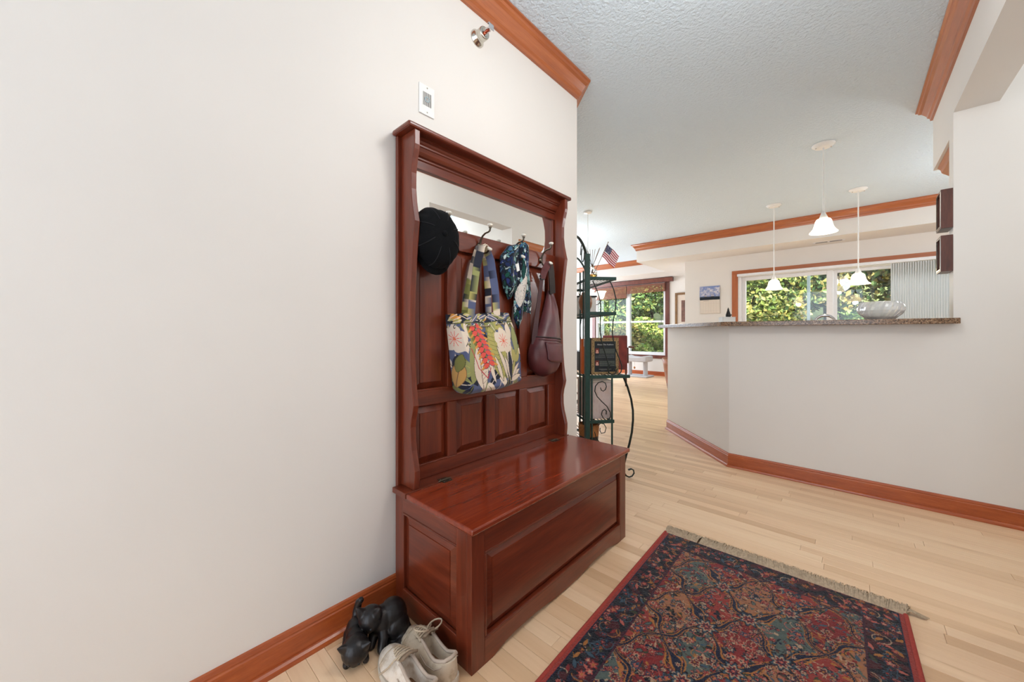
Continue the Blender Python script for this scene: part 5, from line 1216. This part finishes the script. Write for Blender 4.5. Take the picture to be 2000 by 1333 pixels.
build('escutcheon', MB().lathe([(.030, 0), (.040, .0), (.0395, .004), (.033, .012), (.028, .022), (.0265, .030)], (WX, 1.192, SZ), ax_, 40), M['nickel'], sk)
build('cup', MB().lathe([(.0265, .029), (.0285, .032), (.0285, .052), (.026, .056), (.019, .057), (.018, .053), (.009, .053), (.0001, .053)], (WX, 1.192, SZ), ax_, 40), M['nickel'], sk)
build('stem', MB().lathe([(.008, .052), (.008, .062), (.0065, .064), (.0065, .082), (.0001, .082)], (WX, 1.192, SZ), ax_, 16), M['copper'], sk)
build('frame_arms', MB().tube([(WX+.06, 1.192-.007, SZ), (WX+.078, 1.192-.013, SZ), (WX+.097, 1.192-.004, SZ)], .0025, 6).tube([(WX+.06, 1.192+.007, SZ), (WX+.078, 1.192+.013, SZ), (WX+.097, 1.192+.004, SZ)], .0025, 6), M['chrome'], sk)
build('deflector', MB().box(WX+.096, WX+.0985, 1.192-.016, 1.192+.016, SZ-.010, SZ+.016).box(WX+.086, WX+.0985, 1.192-.016, 1.192+.016, SZ+.016, SZ+.0185), M['chrome'], sk, bevel=.001)
for nm, z0, z1, lb in (('shadow_box', 1.660, 1.887, 'upper dark wood shadow box on the pass-through jamb'), ('shadow_box', 1.408, 1.618, 'lower dark wood shadow box on the pass-through jamb')):
    sb = thing(nm, lb, 'frame', (.42, 3.36, z0), 'shadow boxes on the jamb'); x0, x1, y0, y1 = .392, .439, 3.288, 3.440; w = .010
    build('side', MB().box(x0, x1, y0, y0+w, z0, z1), M['cherry_dark'], sb, bevel=.001); build('side', MB().box(x0, x1, y1-w, y1, z0, z1), M['cherry_dark'], sb, bevel=.001)
    build('side', MB().box(x0, x1, y0+w, y1-w, z0, z0+w), M['cherry_dark'], sb, bevel=.001); build('side', MB().box(x0, x1, y0+w, y1-w, z1-w, z1), M['cherry_dark'], sb, bevel=.001)
    build('backing', MB().box(x1-.012, x1-.004, y0+w, y1-w, z0+w, z1-w), M['mat_board'], sb)
    build('lip', MB().box(x0-.002, x0+.004, y0+w-.001, y0+w+.006, z0+w, z1-w).box(x0-.002, x0+.004, y1-w-.006, y1-w+.001, z0+w, z1-w).box(x0-.002, x0+.004, y0+w, y1-w, z0+w-.001, z0+w+.006).box(x0-.002, x0+.004, y0+w, y1-w, z1-w-.006, z1-w+.001), M['nickel'], sb)
vt = thing('air_vent', 'slim two-slot air vent under the kitchen soffit', 'vent', (-.22, 7.02, SB))
build('vent_frame', MB().box(-.40, -.05, 6.985, 7.06, SB-.004, SB), M['white'], vt, bevel=.001)
for x0, x1 in ((-.375, -.24), (-.215, -.08)): build('slot', MB().box(x0, x1, 7.0, 7.045, SB-.0055, SB-.0038), M['dark_case'], vt)
# calendar with a ship picture
cl = thing('wall_calendar', 'wall calendar with a sailing ship picture above a month page', 'calendar', (-1.85, 7.255, 1.39))
cv = Canvas(.325, .243, .003, (126, 142, 190)); R = random.Random(8)
for _ in range(90):
    x, y = R.uniform(.0, .325), R.gauss(.10, .04); cv.flower(x, min(.19, max(.03, y)), R.uniform(.01, .030), [R.choice([(190, 190, 204), (170, 174, 198), (150, 158, 192), (204, 202, 210)])], 3, .2, R.uniform(0, 3))
cv.rect(0, .325, .19, .243, (24, 34, 46)); cv.rect(0, .325, .186, .200, (72, 84, 104))
for x in (.085, .095, .105, .19, .205, .222): cv.line([(x, .19), (x, .145)], .0022, (96, 84, 92)); cv.leaf(x+.006, .19, x+.004, .15, .006, (188, 182, 184))
cv.leaf(.07, .192, .125, .192, .006, (40, 34, 36)); cv.leaf(.17, .190, .245, .190, .007, (34, 30, 34))
P = np.zeros((cv.ny, cv.nx, 3)); P[..., 0] = -2.012+cv.X; P[..., 1] = 7.252-.012*np.sin(cv.Y/.243*PI); P[..., 2] = 1.880-cv.Y
mb, at = grid_mesh(P, cv.I); o = build('picture_page', mb, M['paper'], cl, attr=at); q = o.modifiers.new('solid', 'SOLIDIFY'); q.thickness = .002
cv = Canvas(.325, .243, .003, (222, 210, 196)); cv.rect(.06, .15, .010, .016, (150, 140, 134))
for k in range(8): cv.line([(.015+k*.042, .03), (.015+k*.042, .225)], .0010, (204, 192, 180))
for k in range(7): cv.line([(.015, .03+k*.0325), (.31, .03+k*.0325)], .0010, (204, 192, 180))
P = np.zeros((cv.ny, cv.nx, 3)); P[..., 0] = -2.010+cv.X; P[..., 1] = 7.252-.006*(cv.Y/.243); P[..., 2] = 1.634-cv.Y
mb, at = grid_mesh(P, cv.I); o = build('month_page', mb, M['paper'], cl, attr=at); q = o.modifiers.new('solid', 'SOLIDIFY'); q.thickness = .002
# framed picture on the far wall
pf = thing('picture_frame', 'brown framed picture with cream mat beside the far window', 'picture', (-2.7, 8.99, 1.12))
for a in ((-3.03, -2.98, 1.12, 1.98), (-2.45, -2.40, 1.12, 1.98), (-2.98, -2.45, 1.12, 1.17), (-2.98, -2.45, 1.93, 1.98)): build('rail', MB().box(a[0], a[1], 8.965, 8.998, a[2], a[3]), M['frame_gold'], pf, bevel=.004)
build('mat', MB().box(-2.98, -2.45, 8.985, 8.99, 1.17, 1.93), M['mat_board'], pf); build('print', MB().box(-2.89, -2.54, 8.982, 8.986, 1.30, 1.80), solid('sepia_print', (112, 78, 66), .5, var=.4, scale=14), pf)

# ------------------------------------------------------------------ on and behind the bar
cb = thing('crystal_bowl', 'large cut crystal bowl on the granite bar counter', 'bowl', (.148, 3.44, 1.133))
mb = MB(); NS = 48; prof = [(.0001, .0), (.058, .0), (.066, .004), (.086, .022), (.104, .042), (.113, .062), (.113, .082), (.106, .100), (.098, .114), (.094, .119)]
rings = []
for i, (r, z) in enumerate(prof):
    ring = []
    for k in range(NS):
        a = 2*PI*(k+.5*(i % 2))/NS; cut = 1+(.026 if (k+i//2) % 2 == 0 else -.014)*(1 if 1 < i < 9 else 0); ring.append(Vector((.148+r*cut*math.cos(a), 3.44+r*cut*math.sin(a), 1.1335+z)))
    rings.append(ring)
for r, z in ((.088, .118), (.095, .100), (.102, .080), (.102, .062), (.093, .043), (.076, .024), (.050, .012), (.0001, .010)): rings.append([Vector((.148+r*math.cos(2*PI*k/NS), 3.44+r*math.sin(2*PI*k/NS), 1.1335+z)) for k in range(NS)])
build('bowl', mb.loft(rings, False, False), M['crystal'], cb)
wbx = thing('white_box', 'small white box at the angled end of the bar', 'box', (-.823, 3.79, 1.1335)); q = Vector((.7372, .6757, 0))*.058; p = Vector((-.6757, .7372, 0))*.035
build('box_body', MB().obox((-.823, 3.79, 1.161), q, p, (0, 0, .0275)), M['white_plastic'], wbx, bevel=.004); build('lid', MB().obox((-.823, 3.79, 1.1895), q*1.02, p*1.02, (0, 0, .002)), M['white_plastic'], wbx, bevel=.001)
fgn = thing('figurine', 'tiny dark robed figurine standing on the small white box', 'figurine', (-.815, 3.797, 1.192))
c = Vector((-.815, 3.797, 1.192)); build('robe', MB().lathe([(.0001, 0), (.019, 0), (.022, .010), (.021, .022), (.016, .036), (.012, .050), (.008, .058), (.0001, .06)], c, n=18).ball(c+q*.33+Vector((0, 0, .018)), .011, n=12, m=8), M['bronze'], fgn); build('head', MB().lathe([(.0001, .054), (.008, .058), (.0085, .066), (.005, .074), (.0015, .084), (.0001, .088)], c, n=14), M['bronze'], fgn)
kc = thing('kitchen_counter', 'kitchen base cabinet run behind the bar half wall', 'cabinet', (.4, 3.75, 0))
build('cabinet_body', MB().box(-.50, 2.9, 3.415, 3.99, .10, .87), M['trim_z'], kc); build('toe_kick', MB().box(-.48, 2.9, 3.415, 3.93, 0, .10), M['black'], kc); build('worktop', MB().box(-.53, 2.9, 3.412, 4.03, .87, .905), M['granite'], kc, bevel=.003)
for k in range(6):
    x = -.48+k*.56; dr = build('door', MB().box(x, x+.54, 3.99, 4.01, .13, .85), M['trim_z'], kc, bevel=.003); build('knob', MB().ball((x+.49, 4.02, .78), .012, n=10, m=6), M['nickel'], dr)
fc = thing('faucet', 'polished gooseneck faucet rising just above the bar counter', 'faucet', (-.14, 3.66, .905))
build('spout', MB().tube([(-.14+.062, 3.64, .905)]+[(-.14+.062*math.cos(a), 3.64+.03*math.sin(a), 1.118+.062*math.sin(a)) for a in np.linspace(0, PI, 15)]+[(-.14-.062, 3.64, 1.06)], .010, 12), M['chrome'], fc)
build('base', MB().lathe([(.0001, 0), (.028, 0), (.028, .02), (.018, .03), (.018, .07), (.0001, .07)], (-.14+.062, 3.64, .906), n=20), M['chrome'], fc); build('lever', MB().tube([(-.078, 3.66, .97), (-.078, 3.72, 1.0)], .006, 8), M['chrome'], fc)

# ------------------------------------------------------------------ living room furniture
ct = thing('cat_tree', 'grey carpeted cat perch with two posts under the far window', 'cat tree', (-3.76, 8.55, 0))
build('base', MB().box(-4.10, -3.44, 8.32, 8.78, 0, .035), M['carpet'], ct, bevel=.012)
for x in (-3.95, -3.56): build('post', MB().lathe([(.052, .035), (.052, .36)], (x, 8.55, 0), n=18), M['carpet'], ct)
pr = [(-4.06, .375), (-4.06, .49), (-3.99, .50), (-3.9, .475), (-3.76, .465), (-3.62, .475), (-3.53, .50), (-3.46, .49), (-3.46, .375), (-3.5, .36), (-4.02, .36)]
build('perch', MB().prism(pr, lambda a, b, t: (a, t, b), 8.34, 8.76), M['carpet'], ct, bevel=.02)
build('toy_cord', MB().tube([(-3.76, 8.40, .36), (-3.76, 8.39, .24)], .003, 6), M['lace'], ct); build('toy', MB().ball((-3.76, 8.39, .22), .022, .022, .03, 12, 8), M['basket'], ct)
cx_, cy_ = -3.50, 6.90
dc = thing('desk_chair', 'dark red leather chair with slim arms seen past the dark book', 'chair', (cx_, cy_, 0))
fw_ = Vector((-.44, .90, 0)).normalized(); sd_ = Vector((fw_.y, -fw_.x, 0))
def cb_(name, c, a, b, h_, mat, bev=.01): return build(name, MB().obox(Vector((cx_, cy_, 0))+sd_*c[0]+fw_*c[1]+Vector((0, 0, c[2])), sd_*a, fw_*b, (0, 0, h_)), mat, dc, bevel=bev)
cb_('seat', (0, 0, .45), .235, .23, .045, M['red_leather'], .02); cb_('backrest', (0, -.22, .66), .235, .03, .335, M['red_leather'], .02)
for s_ in (-1, 1):
    for f2 in (-1, 1): cb_('leg', (s_*.21, f2*.20, .205), .018, .018, .205, M['cherry_dark'], .004)
    cb_('armrest', (s_*.31, .02, .765), .055, .20, .016, M['cherry_dark'], .006); cb_('arm_support', (s_*.245, -.10, .60), .016, .016, .155, M['cherry_dark'], .004)
ac = thing('tub_chair', 'tan leather tub chair, only its flared edge showing past the half wall', 'chair', (-2.15, 6.74, 0))
rings = []; NA = 26
for t, r, z in ((0, .235, .0), (.2, .255, .10), (.5, .285, .26), (.8, .315, .42), (1, .335, .52)): rings.append([Vector((-2.15+r*math.cos(a), 6.74+r*.95*math.sin(a), z+.02+(.06*math.cos((a-PI)*1.0) if z > .4 else 0))) for a in np.linspace(PI*.42, PI*1.75, NA)])
o = build('shell', MB().loft(rings, False, True, False), M['brown_leather'], ac); q = o.modifiers.new('solid', 'SOLIDIFY'); q.thickness = .04; q.offset = -1
build('seat', MB().lathe([(.0001, .14), (.20, .14), (.215, .20), (.21, .36), (.19, .39), (.0001, .40)], (-2.15, 6.74, 0), n=28), M['brown_leather'], ac)
for a in (.8, 2.4, 4.0, 5.6): build('leg', MB().tube([(-2.15+.15*math.cos(a), 6.74+.15*math.sin(a), .15), (-2.15+.18*math.cos(a), 6.74+.18*math.sin(a), .0)], [.018, .012], 8), M['cherry_dark'], ac)
